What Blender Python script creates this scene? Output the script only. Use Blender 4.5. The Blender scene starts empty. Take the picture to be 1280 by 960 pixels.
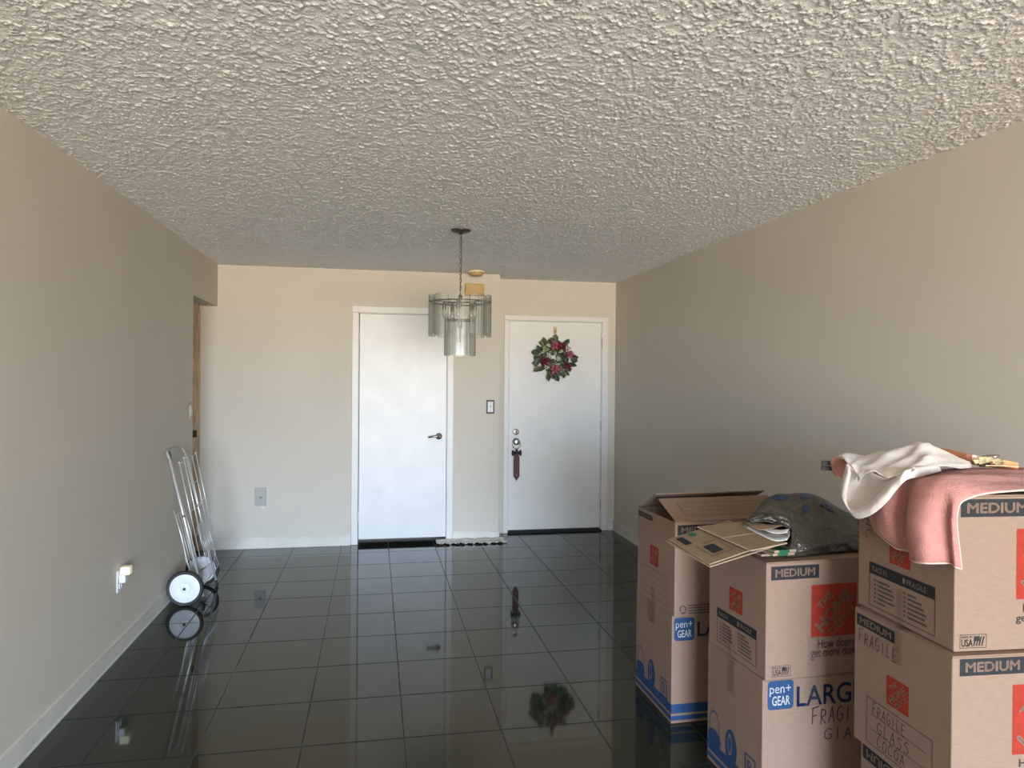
import bpy, bmesh, math, random
import numpy as np
from mathutils import Vector, Matrix

random.seed(7)
rng = np.random.default_rng(7)
SC = bpy.context.scene
COL = SC.collection
R = math.radians

# ------------------------------------------------------------------ camera
F_PX, YAW, PITCH, ROLL, CAM_H = 899.18, 0.1885, -0.0053, 0.008, 1.4762
_f = Vector((math.sin(YAW) * math.cos(PITCH), math.cos(YAW) * math.cos(PITCH), math.sin(PITCH)))
_r0 = Vector((math.cos(YAW), -math.sin(YAW), 0))
_u0 = _r0.cross(_f)
_r = math.cos(ROLL) * _r0 + math.sin(ROLL) * _u0
_u = -math.sin(ROLL) * _r0 + math.cos(ROLL) * _u0
CAM = Vector((0, 0, CAM_H))
cd = bpy.data.cameras.new('camera')
cd.sensor_fit = 'HORIZONTAL'
cd.sensor_width = 36.0
cd.lens = F_PX / 1280 * 36.0
cd.clip_start = 0.05
cam = bpy.data.objects.new('camera', cd)
COL.objects.link(cam)
m = Matrix.Identity(4)
for i in range(3):
    m[i][0], m[i][1], m[i][2], m[i][3] = _r[i], _u[i], -_f[i], CAM[i]
cam.matrix_world = m
SC.camera = cam

def ray(x, y):
    return _r * ((x - 640) / F_PX) - _u * ((y - 480) / F_PX) + _f

# ------------------------------------------------------------------ room numbers
XL, XR, H = -1.329, 2.338, 2.450
D1, D2 = 6.540, 6.811
REAR = -5.0
XC = 1.128            # corner where the entrance recess begins
T = 0.4064            # 16 inch floor tile
TX0, TY0 = 0.1281, 6.6397

# ------------------------------------------------------------------ world, lights, exposure
w = bpy.data.worlds.new('sky_and_ground')
SC.world = w
w.use_nodes = True
_n, _l = w.node_tree.nodes, w.node_tree.links
_g = _n.new('ShaderNodeNewGeometry')
_s = _n.new('ShaderNodeSeparateXYZ')
_l.new(_g.outputs['Incoming'], _s.inputs[0])
_m = _n.new('ShaderNodeMapRange')          # hazy horizon between bright overcast sky and sunlit ground
_m.inputs[1].default_value, _m.inputs[2].default_value = -0.03, 0.03
_l.new(_s.outputs['Z'], _m.inputs[0])
_x = _n.new('ShaderNodeMix'); _x.data_type = 'RGBA'
SKY, GROUND = (0.92, 1.13, 1.42), (0.96, 0.835, 0.68)
_x.inputs[6].default_value = (*SKY, 1)      # Incoming points back at the viewer, so +z is below the horizon
_x.inputs[7].default_value = (*GROUND, 1)
_l.new(_m.outputs[0], _x.inputs[0])
_l.new(_x.outputs[2], _n['Background'].inputs[0])
_n['Background'].inputs[1].default_value = 55.0
WX0, WX1, WZ1 = -1.20, 2.20, 2.15      # glass door in the wall behind the camera
_p = bpy.data.lights.new('window_rear_offscreen', 'AREA')
_p.shape, _p.size, _p.size_y = 'RECTANGLE', WX1 - WX0, WZ1
_p.cycles.is_portal = True
_po = bpy.data.objects.new('window_rear_offscreen', _p)
_po.location = ((WX0 + WX1) / 2, REAR - 0.13, WZ1 / 2)
_po.rotation_euler = (R(90), 0, 0)
COL.objects.link(_po)
vs = SC.view_settings
SC.display_settings.display_device = 'sRGB'
vs.view_transform = 'Standard'
vs.look = 'None'
vs.gamma = 1.0
vs.use_curve_mapping = False
vs.exposure = 0.0
SC.cycles.max_bounces = 12
SC.cycles.diffuse_bounces = 7
SC.cycles.glossy_bounces = 5
SC.cycles.transparent_max_bounces = 16
SC.cycles.caustics_reflective = False
SC.cycles.caustics_refractive = False

# ------------------------------------------------------------------ materials
def mat(name, col, rough=0.6, metal=0.0, noise=None, bump=None, spec=0.5, coat=0.0, sheen=0.0, two=None, emit=None):
    mt = bpy.data.materials.new(name)
    mt.use_nodes = True
    nt = mt.node_tree
    N, L = nt.nodes, nt.links
    b = N['Principled BSDF']
    b.inputs['Base Color'].default_value = (*col, 1)
    b.inputs['Roughness'].default_value = rough
    b.inputs['Metallic'].default_value = metal
    b.inputs['Specular IOR Level'].default_value = spec
    b.inputs['Coat Weight'].default_value = coat
    b.inputs['Sheen Weight'].default_value = sheen
    if emit:
        b.inputs['Emission Color'].default_value = (*emit[:3], 1)
        b.inputs['Emission Strength'].default_value = emit[3]
    tc = N.new('ShaderNodeTexCoord')
    if noise:                       # (scale, amount[, stretch])
        nz = N.new('ShaderNodeTexNoise')
        nz.inputs['Scale'].default_value = noise[0]
        nz.inputs['Detail'].default_value = 5
        src = tc.outputs['Object']
        if len(noise) > 2:
            mp = N.new('ShaderNodeMapping')
            mp.inputs['Scale'].default_value = noise[2]
            L.new(src, mp.inputs[0])
            src = mp.outputs[0]
        L.new(src, nz.inputs['Vector'])
        mx = N.new('ShaderNodeMix')
        mx.data_type = 'RGBA'
        a = noise[1]
        c2 = two if two else tuple(c * (1 - a) for c in col)
        c1 = col if two else tuple(min(1, c * (1 + a)) for c in col)
        mx.inputs[6].default_value = (*c1, 1)
        mx.inputs[7].default_value = (*c2, 1)
        cr = N.new('ShaderNodeMapRange')
        cr.inputs[1].default_value = 0.3
        cr.inputs[2].default_value = 0.7
        L.new(nz.outputs['Fac'], cr.inputs[0])
        L.new(cr.outputs[0], mx.inputs[0])
        L.new(mx.outputs[2], b.inputs['Base Color'])
    if bump:                        # (scale, strength, distance)
        nb = N.new('ShaderNodeTexNoise')
        nb.inputs['Scale'].default_value = bump[0]
        nb.inputs['Detail'].default_value = 4
        L.new(tc.outputs['Object'], nb.inputs['Vector'])
        bp = N.new('ShaderNodeBump')
        bp.inputs['Strength'].default_value = bump[1]
        bp.inputs['Distance'].default_value = bump[2]
        L.new(nb.outputs['Fac'], bp.inputs['Height'])
        L.new(bp.outputs[0], b.inputs['Normal'])
    return mt

def glassy(name, tint, clear, body, rough=0.05, gloss=0.9):
    """thin pane: part clear, part milky body, with a fresnel gloss"""
    mt = bpy.data.materials.new(name)
    mt.use_nodes = True
    nt = mt.node_tree
    N, L = nt.nodes, nt.links
    out = N['Material Output']
    N.remove(N['Principled BSDF'])
    tr = N.new('ShaderNodeBsdfTransparent')
    tr.inputs[0].default_value = (*tint, 1)
    df = N.new('ShaderNodeBsdfDiffuse')
    df.inputs[0].default_value = (*body, 1)
    tl = N.new('ShaderNodeBsdfTranslucent')
    tl.inputs[0].default_value = (*body, 1)
    gl = N.new('ShaderNodeBsdfGlossy')
    gl.inputs['Roughness'].default_value = rough
    m0 = N.new('ShaderNodeMixShader')
    m0.inputs[0].default_value = 0.5
    L.new(df.outputs[0], m0.inputs[1]); L.new(tl.outputs[0], m0.inputs[2])
    m1 = N.new('ShaderNodeMixShader')
    m1.inputs[0].default_value = clear
    L.new(m0.outputs[0], m1.inputs[1]); L.new(tr.outputs[0], m1.inputs[2])
    fr = N.new('ShaderNodeFresnel')
    fr.inputs[0].default_value = 1.5
    ml = N.new('ShaderNodeMath'); ml.operation = 'MULTIPLY'; ml.inputs[1].default_value = gloss
    L.new(fr.outputs[0], ml.inputs[0])
    m2 = N.new('ShaderNodeMixShader')
    L.new(ml.outputs[0], m2.inputs[0]); L.new(m1.outputs[0], m2.inputs[1]); L.new(gl.outputs[0], m2.inputs[2])
    L.new(m2.outputs[0], out.inputs[0])
    return mt

M = {}
M['wall'] = mat('wall_paint', (0.585, 0.545, 0.48), 0.75, noise=(1.2, 0.03), bump=(160, 0.08, 0.002))
M['ceiling'] = mat('popcorn_ceiling', (0.83, 0.82, 0.82), 0.9, noise=(85, 0.02), bump=(240, 0.7, 0.005))
M['trim'] = mat('white_trim_paint', (0.68, 0.67, 0.65), 0.4, noise=(9, 0.03))
M['base'] = mat('baseboard_paint', (0.62, 0.60, 0.55), 0.5, noise=(6, 0.05))
M['door'] = mat('door_paint', (0.69, 0.69, 0.695), 0.38, noise=(5, 0.05), bump=(9, 0.10, 0.01))
M['door2'] = mat('entry_door_paint', (0.72, 0.71, 0.69), 0.42, noise=(4, 0.03), bump=(9, 0.06, 0.01))
M['tile'] = mat('polished_dark_tile', (0.015, 0.021, 0.0165), 0.045, noise=(22, 0.25), spec=0.42)
M['grout'] = mat('dark_grout', (0.030, 0.030, 0.028), 0.7, noise=(14, 0.4))
M['dark'] = mat('near_black_matte', (0.012, 0.012, 0.012), 0.8, noise=(8, 0.3))
M['wood'] = mat('stained_wood', (0.48, 0.35, 0.22), 0.5, noise=(14, 0.3, (3, 3, 0.4)))
M['kraft'] = mat('kraft_cardboard', (0.225, 0.146, 0.104), 0.78, noise=(34, 0.07, (1, 1, 6)), bump=(90, 0.05, 0.002))
M['kraft2'] = mat('kraft_cardboard_brown', (0.225, 0.152, 0.088), 0.8, noise=(28, 0.09, (1, 1, 6)), bump=(90, 0.05, 0.002))
M['kraftin'] = mat('brown_stamp_print', (0.20, 0.135, 0.09), 0.85, noise=(30, 0.08))
M['edge'] = mat('cardboard_edge', (0.30, 0.22, 0.15), 0.9, noise=(300, 0.25))
M['ink'] = mat('dark_grey_print', (0.020, 0.021, 0.022), 0.7, noise=(40, 0.15), spec=0.2)
M['line'] = mat('thin_black_print', (0.05, 0.042, 0.035), 0.6, noise=(40, 0.1))
M['red'] = mat('orange_red_print', (0.27, 0.026, 0.014), 0.7, noise=(50, 0.12), spec=0.2)
M['blue'] = mat('blue_print', (0.020, 0.054, 0.135), 0.6, noise=(40, 0.12), spec=0.2)
M['navy'] = mat('navy_print', (0.013, 0.026, 0.080), 0.6, noise=(40, 0.12), spec=0.2)
M['whiteink'] = mat('white_print', (0.66, 0.66, 0.66), 0.6, noise=(40, 0.05))
M['pen'] = mat('brown_marker', (0.026, 0.016, 0.012), 0.6, noise=(60, 0.3))
M['tape'] = glassy('clear_packing_tape', (0.985, 0.975, 0.96), 0.93, (0.75, 0.68, 0.60), 0.2, 0.45)
M['chrome'] = mat('bright_chrome', (0.80, 0.80, 0.78), 0.18, 1.0, noise=(30, 0.05))
M['wire'] = mat('zinc_wire', (0.70, 0.71, 0.71), 0.38, 0.55, noise=(30, 0.05))
M['steel'] = mat('brushed_nickel', (0.30, 0.27, 0.23), 0.34, 1.0, noise=(30, 0.08))
M['darksteel'] = mat('tarnished_nickel', (0.16, 0.13, 0.10), 0.3, 1.0, noise=(30, 0.3))
M['brass'] = mat('aged_brass', (0.36, 0.27, 0.14), 0.35, 1.0, noise=(30, 0.15))
M['bronze'] = mat('dark_bronze', (0.055, 0.042, 0.03), 0.45, 0.6, noise=(30, 0.2))
M['rubber'] = mat('black_rubber', (0.018, 0.018, 0.02), 0.6, noise=(40, 0.2))
M['plastic'] = mat('white_plastic', (0.68, 0.70, 0.73), 0.4, noise=(10, 0.03))
M['greyplate'] = mat('grey_plate', (0.36, 0.36, 0.34), 0.45, noise=(14, 0.06))
M['cream'] = mat('cream_plastic', (0.74, 0.66, 0.46), 0.45, noise=(14, 0.05))
M['chime'] = mat('yellowed_plastic', (0.52, 0.34, 0.14), 0.55, noise=(12, 0.06))
M['pane'] = glassy('ribbed_glass', (0.985, 0.995, 0.988), 0.93, (0.86, 0.90, 0.86), 0.15, 0.55)
M['paneedge'] = glassy('glass_edge', (0.50, 0.58, 0.53), 0.5, (0.26, 0.32, 0.28), 0.2, 0.7)
M['window'] = glassy('window_glass', (0.97, 0.98, 0.98), 0.98, (0.6, 0.6, 0.6), 0.01, 0.6)
M['bulb'] = glassy('clear_bulb', (0.95, 0.93, 0.88), 0.7, (0.8, 0.76, 0.68), 0.05, 1.0)
M['leaf'] = mat('dark_green_leaf', (0.022, 0.038, 0.014), 0.5, noise=(60, 0.4))
M['leaf2'] = mat('olive_leaf', (0.065, 0.088, 0.030), 0.55, noise=(60, 0.35))
M['leaf3'] = mat('pale_sage_leaf', (0.36, 0.40, 0.24), 0.6, noise=(60, 0.2))
M['magenta'] = mat('deep_magenta_petal', (0.15, 0.010, 0.035), 0.6, noise=(80, 0.35))
M['pink'] = mat('pink_petal', (0.42, 0.10, 0.16), 0.6, noise=(80, 0.3))
M['whitepetal'] = mat('white_petal', (0.66, 0.63, 0.56), 0.6, noise=(80, 0.1))
M['redstrap'] = mat('dark_red_strap', (0.075, 0.006, 0.010), 0.55, noise=(70, 0.4))
M['bow'] = mat('dark_bow', (0.02, 0.012, 0.012), 0.6, noise=(70, 0.3))
M['rug'] = mat('pale_cotton_mat', (0.58, 0.55, 0.50), 0.95, noise=(60, 0.12), bump=(300, 0.6, 0.003), sheen=0.2)
M['towel'] = mat('pink_terry', (0.46, 0.200, 0.178), 0.95, noise=(45, 0.10), bump=(260, 0.9, 0.004), sheen=0.12)
M['towelhem'] = mat('pale_pink_hem', (0.60, 0.42, 0.37), 0.9, noise=(60, 0.05))
M['shirt'] = mat('white_cotton', (0.60, 0.535, 0.490), 0.9, noise=(20, 0.04), bump=(24, 0.5, 0.012), sheen=0.2)
M['bag'] = mat('grey_plastic_bag', (0.030, 0.025, 0.018), 0.36, noise=(7, 0.45), bump=(13, 1.0, 0.035), coat=0.2)
M['bagblue'] = mat('blue_bag_print', (0.006, 0.022, 0.070), 0.4, noise=(20, 0.3))
M['paper'] = mat('white_paper', (0.62, 0.60, 0.58), 0.8, noise=(15, 0.05))
M['darkpaper'] = mat('printed_paper', (0.05, 0.045, 0.045), 0.6, noise=(18, 0.5), two=(0.4, 0.38, 0.36))
M['green'] = mat('green_tape', (0.015, 0.10, 0.045), 0.5, noise=(30, 0.2))
M['hanger'] = mat('red_brown_hanger_wood', (0.26, 0.085, 0.03), 0.35, noise=(16, 0.3, (0.5, 4, 4)), coat=0.3)
M['hangerdark'] = mat('dark_hanger_wood', (0.022, 0.012, 0.010), 0.6, noise=(16, 0.3))
M['orange'] = mat('orange_wood_block', (0.62, 0.24, 0.055), 0.5, noise=(40, 0.25))
M['dried'] = mat('dried_straw', (0.66, 0.56, 0.32), 0.7, noise=(40, 0.25))
M['nightlight'] = mat('nightlight_shade', (0.85, 0.80, 0.60), 0.5, noise=(10, 0.03), emit=(1.0, 0.9, 0.6, 0.25))

# ------------------------------------------------------------------ mesh helpers
def link(o, parent=None):
    COL.objects.link(o)
    if parent is not None:
        o.parent = parent
    return o

def mesh_obj(name, verts, faces, material, parent=None, smooth=False):
    me = bpy.data.meshes.new(name)
    me.from_pydata([tuple(v) for v in verts], [], faces)
    mats = material if isinstance(material, (list, tuple)) else [material]
    for x in mats:
        me.materials.append(M[x])
    if smooth:
        for p in me.polygons:
            p.use_smooth = True
    me.update()
    return link(bpy.data.objects.new(name, me), parent)

def tag(o, label, cat, group=None):
    o['label'] = label
    o['category'] = cat
    if group:
        o['group'] = group
    return o

def struct(o):
    o['kind'] = 'structure'
    return o

def thing(name, label, cat, loc=(0, 0, 0), rz=0.0, group=None):
    o = bpy.data.objects.new(name, None)
    o.empty_display_size = 0.1
    o.location = loc
    o.rotation_euler = (0, 0, rz)
    COL.objects.link(o)
    return tag(o, label, cat, group)

class MB:
    """collects shapes into one mesh"""
    def __init__(s):
        s.v, s.f, s.m = [], [], []
    def add(s, vs, fs, mi=0):
        k = len(s.v)
        s.v += [tuple(v) for v in vs]
        s.f += [tuple(i + k for i in f) for f in fs]
        s.m += [mi] * len(fs)
        return s
    def box(s, x0, y0, z0, x1, y1, z1, mi=0):
        vs = [(x, y, z) for z in (z0, z1) for y in (y0, y1) for x in (x0, x1)]
        return s.add(vs, [(0, 2, 3, 1), (4, 5, 7, 6), (0, 1, 5, 4), (2, 6, 7, 3), (0, 4, 6, 2), (1, 3, 7, 5)], mi)
    def bbox(s, x0, y0, z0, x1, y1, z1, b=0.003, mi=0):
        bm = bmesh.new()
        bmesh.ops.create_cube(bm, size=1)
        for v in bm.verts:
            v.co = ((x0 + x1) / 2 + v.co.x * (x1 - x0), (y0 + y1) / 2 + v.co.y * (y1 - y0), (z0 + z1) / 2 + v.co.z * (z1 - z0))
        bmesh.ops.bevel(bm, geom=bm.edges[:], offset=b, segments=2, profile=0.5, affect='EDGES')
        bm.verts.index_update()
        s.add([v.co[:] for v in bm.verts], [[v.index for v in f.verts] for f in bm.faces], mi)
        bm.free()
        return s
    def tube(s, pts, r, n=8, mi=0, closed=False, caps=True):
        pts = [Vector(p) for p in pts]
        k = len(pts)
        rr = r if isinstance(r, (list, tuple)) else [r] * k
        rings = []
        nrm = None
        for i in range(k):
            if closed:
                t = (pts[(i + 1) % k] - pts[i - 1])
            else:
                t = pts[min(i + 1, k - 1)] - pts[max(i - 1, 0)]
            t.normalize()
            if nrm is None:
                nrm = t.orthogonal().normalized()
            nrm = (nrm - t * nrm.dot(t))
            nrm = nrm.normalized() if nrm.length > 1e-6 else t.orthogonal().normalized()
            bi = t.cross(nrm)
            rings.append([pts[i] + (nrm * math.cos(a) + bi * math.sin(a)) * rr[i] for a in [2 * math.pi * j / n for j in range(n)]])
        vs = [v for ring in rings for v in ring]
        fs = []
        for i in range(k if closed else k - 1):
            i2 = (i + 1) % k
            for j in range(n):
                j2 = (j + 1) % n
                fs.append((i * n + j, i * n + j2, i2 * n + j2, i2 * n + j))
        if caps and not closed:
            fs.append(tuple(reversed(range(n))))
            fs.append(tuple(range((k - 1) * n, k * n)))
        return s.add(vs, fs, mi)
    def lathe(s, prof, n=24, axis='Z', c=(0, 0, 0), mi=0, caps=True):
        """prof: list of (radius, height) along axis"""
        vs, fs = [], []
        for (r, h) in prof:
            for j in range(n):
                a = 2 * math.pi * j / n
                p = (r * math.cos(a), r * math.sin(a), h)
                if axis == 'Y':
                    p = (p[0], -p[2], p[1])
                elif axis == 'X':
                    p = (p[2], p[0], p[1])
                vs.append((p[0] + c[0], p[1] + c[1], p[2] + c[2]))
        for i in range(len(prof) - 1):
            for j in range(n):
                j2 = (j + 1) % n
                fs.append((i * n + j, i * n + j2, (i + 1) * n + j2, (i + 1) * n + j))
        if caps:
            fs.append(tuple(reversed(range(n))))
            fs.append(tuple(range((len(prof) - 1) * n, len(prof) * n)))
        return s.add(vs, fs, mi)
    def build(s, name, material, parent=None, smooth=False):
        o = mesh_obj(name, s.v, s.f, material, parent, smooth)
        for p, mi in zip(o.data.polygons, s.m):
            p.material_index = mi
        return o

def smooth_by_angle(o, ang=40):
    for p in o.data.polygons:
        p.use_smooth = True
    o.data.set_sharp_from_angle(angle=R(ang))
    return o

def spline_grid(net, su=4, sv=4):
    """Catmull-Rom upsampling of a control net (rows of points)"""
    A = np.array(net, float)
    def up(P, s):
        n = P.shape[0]
        Q = np.concatenate([[2 * P[0] - P[1]], P, [2 * P[-1] - P[-2]]])
        out = []
        for i in range(n - 1):
            p0, p1, p2, p3 = Q[i], Q[i + 1], Q[i + 2], Q[i + 3]
            for k in range(s):
                t = k / s
                out.append(0.5 * (2 * p1 + (p2 - p0) * t + (2 * p0 - 5 * p1 + 4 * p2 - p3) * t * t + (3 * p1 - p0 - 3 * p2 + p3) * t ** 3))
        out.append(P[-1])
        return np.array(out)
    A = up(A, sv)
    A = np.swapaxes(up(np.swapaxes(A, 0, 1), su), 0, 1)
    return A

def grid_obj(name, A, material, parent=None, thick=0.0, smooth=True):
    nv, nu = A.shape[:2]
    vs = A.reshape(-1, 3).tolist()
    fs = [(i * nu + j, i * nu + j + 1, (i + 1) * nu + j + 1, (i + 1) * nu + j) for i in range(nv - 1) for j in range(nu - 1)]
    o = mesh_obj(name, vs, fs, material, parent, smooth)
    if thick:
        sd = o.modifiers.new('thickness', 'SOLIDIFY')
        sd.thickness = thick
        sd.offset = 0
    return o

_text_cache = {}
def text_shape(body, bold=0.0):
    """outline of built-in lettering, scaled to a unit box"""
    key = (body, bold)
    if key in _text_cache:
        return _text_cache[key]
    cu = bpy.data.curves.new('lettering', 'FONT')
    cu.body = body
    cu.resolution_u = 3
    cu.fill_mode = 'FRONT'
    ob = bpy.data.objects.new('lettering', cu)
    COL.objects.link(ob)
    dg = bpy.context.evaluated_depsgraph_get()
    me = bpy.data.meshes.new_from_object(ob.evaluated_get(dg))
    P = np.array([v.co[:2] for v in me.vertices])
    fs = [tuple(p.vertices) for p in me.polygons]
    bpy.data.objects.remove(ob)
    bpy.data.meshes.remove(me)
    bpy.data.curves.remove(cu)
    if bold:                        # heavier strokes: the outline repeated a little to each side
        sh_ = [(-bold, 0), (bold, 0), (0, bold), (0, -bold)]
        k = len(P)
        fs = [tuple(i + k * q for i in f_) for q in range(4) for f_ in fs]
        P = np.concatenate([P + np.array(d_) for d_ in sh_])
    lo, hi = P.min(0), P.max(0)
    P = (P - lo) / (hi - lo)
    _text_cache[key] = (P, fs)
    return P, fs

# ================================================================== STRUCTURE
# ---- floor: grout bed plus every tile
fb = MB()
fb.box(-2.5, REAR - 0.12, -0.10, XR + 0.12, D2 + 0.2, -0.0018)
floor = struct(fb.build('floor', 'grout'))
GAP = 0.0045
_tile_cache = {}
def tile(x0, x1, y0, y1):
    x0 += GAP / 2; x1 -= GAP / 2; y0 += GAP / 2; y1 -= GAP / 2
    sx, sy = round(x1 - x0, 4), round(y1 - y0, 4)
    if sx < 0.01 or sy < 0.01:
        return
    if (sx, sy) not in _tile_cache:
        c = 0.0015
        hx, hy = sx / 2, sy / 2
        vs = [(-hx, -hy, -0.0075), (hx, -hy, -0.0075), (hx, hy, -0.0075), (-hx, hy, -0.0075),
              (-hx, -hy, -0.0008), (hx, -hy, -0.0008), (hx, hy, -0.0008), (-hx, hy, -0.0008),
              (-hx + c, -hy + c, 0), (hx - c, -hy + c, 0), (hx - c, hy - c, 0), (-hx + c, hy - c, 0)]
        fs = [(8, 9, 10, 11)]
        for i in range(4):
            j = (i + 1) % 4
            fs += [(i, j, j + 4, i + 4), (i + 4, j + 4, j + 8, i + 8)]
        me = bpy.data.meshes.new('tile')
        me.from_pydata(vs, [], fs)
        me.materials.append(M['tile'])
        _tile_cache[(sx, sy)] = me
    o = bpy.data.objects.new('tile', _tile_cache[(sx, sy)])
    o.location = ((x0 + x1) / 2, (y0 + y1) / 2, 0)
    link(o, floor)
for c in range(-7, 6):
    for r in range(-1, 20):
        a0, a1 = TX0 + c * T, TX0 + (c + 1) * T
        b0, b1 = TY0 - (r + 1) * T, TY0 - r * T
        if b0 > 5.4:
            xlo = -2.45
        else:
            xlo = XL - 0.11
        a0, a1 = max(a0, xlo), min(a1, XR)
        b0, b1 = max(b0, REAR), min(b1, D2 + 0.05)
        if a1 - a0 > 0.02 and b1 - b0 > 0.02:
            tile(a0, a1, b0, b1)

# the same tiling carries on behind the camera
ft = MB()
for c in range(-4, 6):
    for r in range(20, 30):
        a0, a1 = max(TX0 + c * T, XL - 0.11) + GAP / 2, min(TX0 + (c + 1) * T, XR) - GAP / 2
        b0, b1 = max(TY0 - (r + 1) * T, REAR) + GAP / 2, TY0 - r * T - GAP / 2
        if b1 - b0 > 0.02:
            ft.box(a0, b0, -0.0075, a1, b1, 0.0)
ft.build('tile_field', 'tile', floor)['kind'] = 'stuff'

# ---- ceiling with real sprayed-on relief
def popcorn():
    s = 0.0048
    x0, x1, y0, y1 = XL - 0.13, XR + 0.02, 1.1, D2 + 0.02
    nx, ny = int((x1 - x0) / s), int((y1 - y0) / s)
    n = rng.random((ny + 8, nx + 8))
    def blur(a):
        a = (np.roll(a, 1, 0) + 2 * a + np.roll(a, -1, 0)) / 4
        return (np.roll(a, 1, 1) + 2 * a + np.roll(a, -1, 1)) / 4
    a = 0.55 * n + 0.45 * blur(n)
    b = blur(blur(rng.random(n.shape)))
    a = (a - a.mean()) / a.std()
    b = (b - b.mean()) / b.std()
    c = rng.random(n.shape)
    for _ in range(9):
        c = blur(c)
    c = (c - c.mean()) / c.std()
    h = np.clip(0.85 * a + 0.42 * b + 0.28 * c + 0.2, 0, 2.4)[4:4 + ny, 4:4 + nx] * 0.0026
    X, Y = np.meshgrid(np.linspace(x0, x1, nx), np.linspace(y0, y1, ny))
    X = X + (rng.random(X.shape) - 0.5) * s * 0.5
    Y = Y + (rng.random(X.shape) - 0.5) * s * 0.5
    V = np.stack([X, Y, H - h], -1).reshape(-1, 3)
    i = np.arange((ny - 1) * (nx - 1))
    q = (i // (nx - 1)) * nx + i % (nx - 1)
    Fq = np.stack([q, q + nx, q + nx + 1, q + 1], -1)
    me = bpy.data.meshes.new('ceiling')
    me.vertices.add(len(V)); me.vertices.foreach_set('co', V.ravel())
    me.loops.add(Fq.size); me.loops.foreach_set('vertex_index', Fq.ravel().astype(np.int32))
    me.polygons.add(len(Fq)); me.polygons.foreach_set('loop_start', (np.arange(len(Fq)) * 4).astype(np.int32))
    me.update(calc_edges=True)
    me.polygons.foreach_set('use_smooth', np.ones(len(Fq), bool))
    me.materials.append(M['ceiling'])
    return me
ceiling = struct(link(bpy.data.objects.new('ceiling', popcorn())))
cb = MB()
cb.box(-2.5, REAR - 0.12, H + 0.001, XR + 0.12, D2 + 0.2, H + 0.10)
cb.build('ceiling_slab', 'ceiling', ceiling)

# ---- walls
OY0 = 5.70            # opening to the hall in the left wall
wl = MB()
wl.box(XL - 0.12, REAR - 0.12, 0, XL, OY0, H)
wl.box(XL - 0.12, OY0, 2.09, XL, D1, H)
struct(wl.build('wall_left', 'wall'))
struct(MB().box(XR, REAR - 0.12, 0, XR + 0.12, D2 + 0.12, H).build('wall_right', 'wall'))
# back wall with the closet door opening, the return and the entrance recess
C1X0, C1X1, C1Z = -0.147, 0.655, 2.073         # rough opening, closet door
E1X0, E1X1, E1Z = 1.262, 2.206, 2.060          # rough opening, entrance door
wb = MB()
wb.box(-2.5, D1, 0, C1X0, D1 + 0.11, H)
wb.box(C1X1, D1, 0, XC, D1 + 0.11, H)
wb.box(C1X0, D1, C1Z, C1X1, D1 + 0.11, H)
wb.box(XC - 0.11, D1 + 0.11, 0, XC, D2, H)
wb.box(XC - 0.11, D2, 0, E1X0, D2 + 0.11, H)
wb.box(E1X1, D2, 0, XR, D2 + 0.11, H)
wb.box(E1X0, D2, E1Z, E1X1, D2 + 0.11, H)
struct(wb.build('wall_back', 'wall'))
# dark closet behind the first door, added panel stopping light leaks behind the second
cl = MB()
cl.box(-0.54, D2 - 0.03, 0, XC - 0.11, D2, H)
cl.box(-0.54, D1 + 0.11, 0, -0.5, D2 - 0.03, H)
struct(cl.build('wall_closet', 'wall'))
struct(MB().box(1.02, D2 + 0.111, 0, XR + 0.12, D2 + 0.15, H).build('entry_leak_panel', 'wall'))
# hall on the left
hl = MB()
hl.box(-2.5, 5.30, 0, XL - 0.12, 5.42, H)
hl.box(-2.5, 5.42, 0, -2.4, D1, H)
struct(hl.build('wall_hall', 'wall'))
# wall behind the camera with the glass door that lets the daylight in
wr = MB()
wr.box(XL, REAR - 0.12, 0, WX0, REAR, H)
wr.box(WX1, REAR - 0.12, 0, XR, REAR, H)
wr.box(WX0, REAR - 0.12, WZ1, WX1, REAR, H)
struct(wr.build('wall_rear', 'wall'))
win = struct(MB().box(WX0, REAR - 0.10, WZ1 - 0.05, WX1, REAR - 0.04, WZ1)
             .box(WX0, REAR - 0.10, 0, WX0 + 0.05, REAR - 0.04, WZ1 - 0.05)
             .box(WX1 - 0.05, REAR - 0.10, 0, WX1, REAR - 0.04, WZ1 - 0.05)
             .box(0.475, REAR - 0.10, 0, 0.525, REAR - 0.04, WZ1 - 0.05)
             .box(WX0 + 0.05, REAR - 0.10, 0, WX1 - 0.05, REAR - 0.04, 0.04).build('window_1', 'trim'))
for a, b in ((WX0 + 0.05, 0.475), (0.525, WX1 - 0.05)):
    MB().box(a, REAR - 0.073, 0.04, b, REAR - 0.067, WZ1 - 0.05).build('pane', 'window', win)

# ---- baseboards (groove near the top edge)
def baseboard(name, p0, p1, inward):
    """straight run on the floor from p0 to p1; inward = unit normal into the room"""
    d = Vector((p1[0] - p0[0], p1[1] - p0[1], 0))
    n = Vector((inward[0], inward[1], 0))
    prof = [(0, 0), (0.016, 0), (0.016, 0.006), (0.013, 0.014), (0.013, 0.080), (0.0025, 0.0803), (0.0025, 0.0875), (0.008, 0.088), (0.007, 0.092), (0, 0.093)]
    vs, k = [], len(prof)
    for t in (0, 1):
        b = Vector((p0[0], p0[1], 0)) + d * t
        vs += [b + n * a + Vector((0, 0, z)) for a, z in prof]
    fs = [(i, (i + 1) % k, k + (i + 1) % k, k + i) for i in range(k)] + [tuple(range(k)), tuple(reversed(range(k, 2 * k)))]
    return struct(mesh_obj(name, vs, fs, 'base'))
baseboard('baseboard_left', (XL, REAR), (XL, OY0), (1, 0))
baseboard('baseboard_right', (XR, REAR), (XR, D2), (-1, 0))
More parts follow.
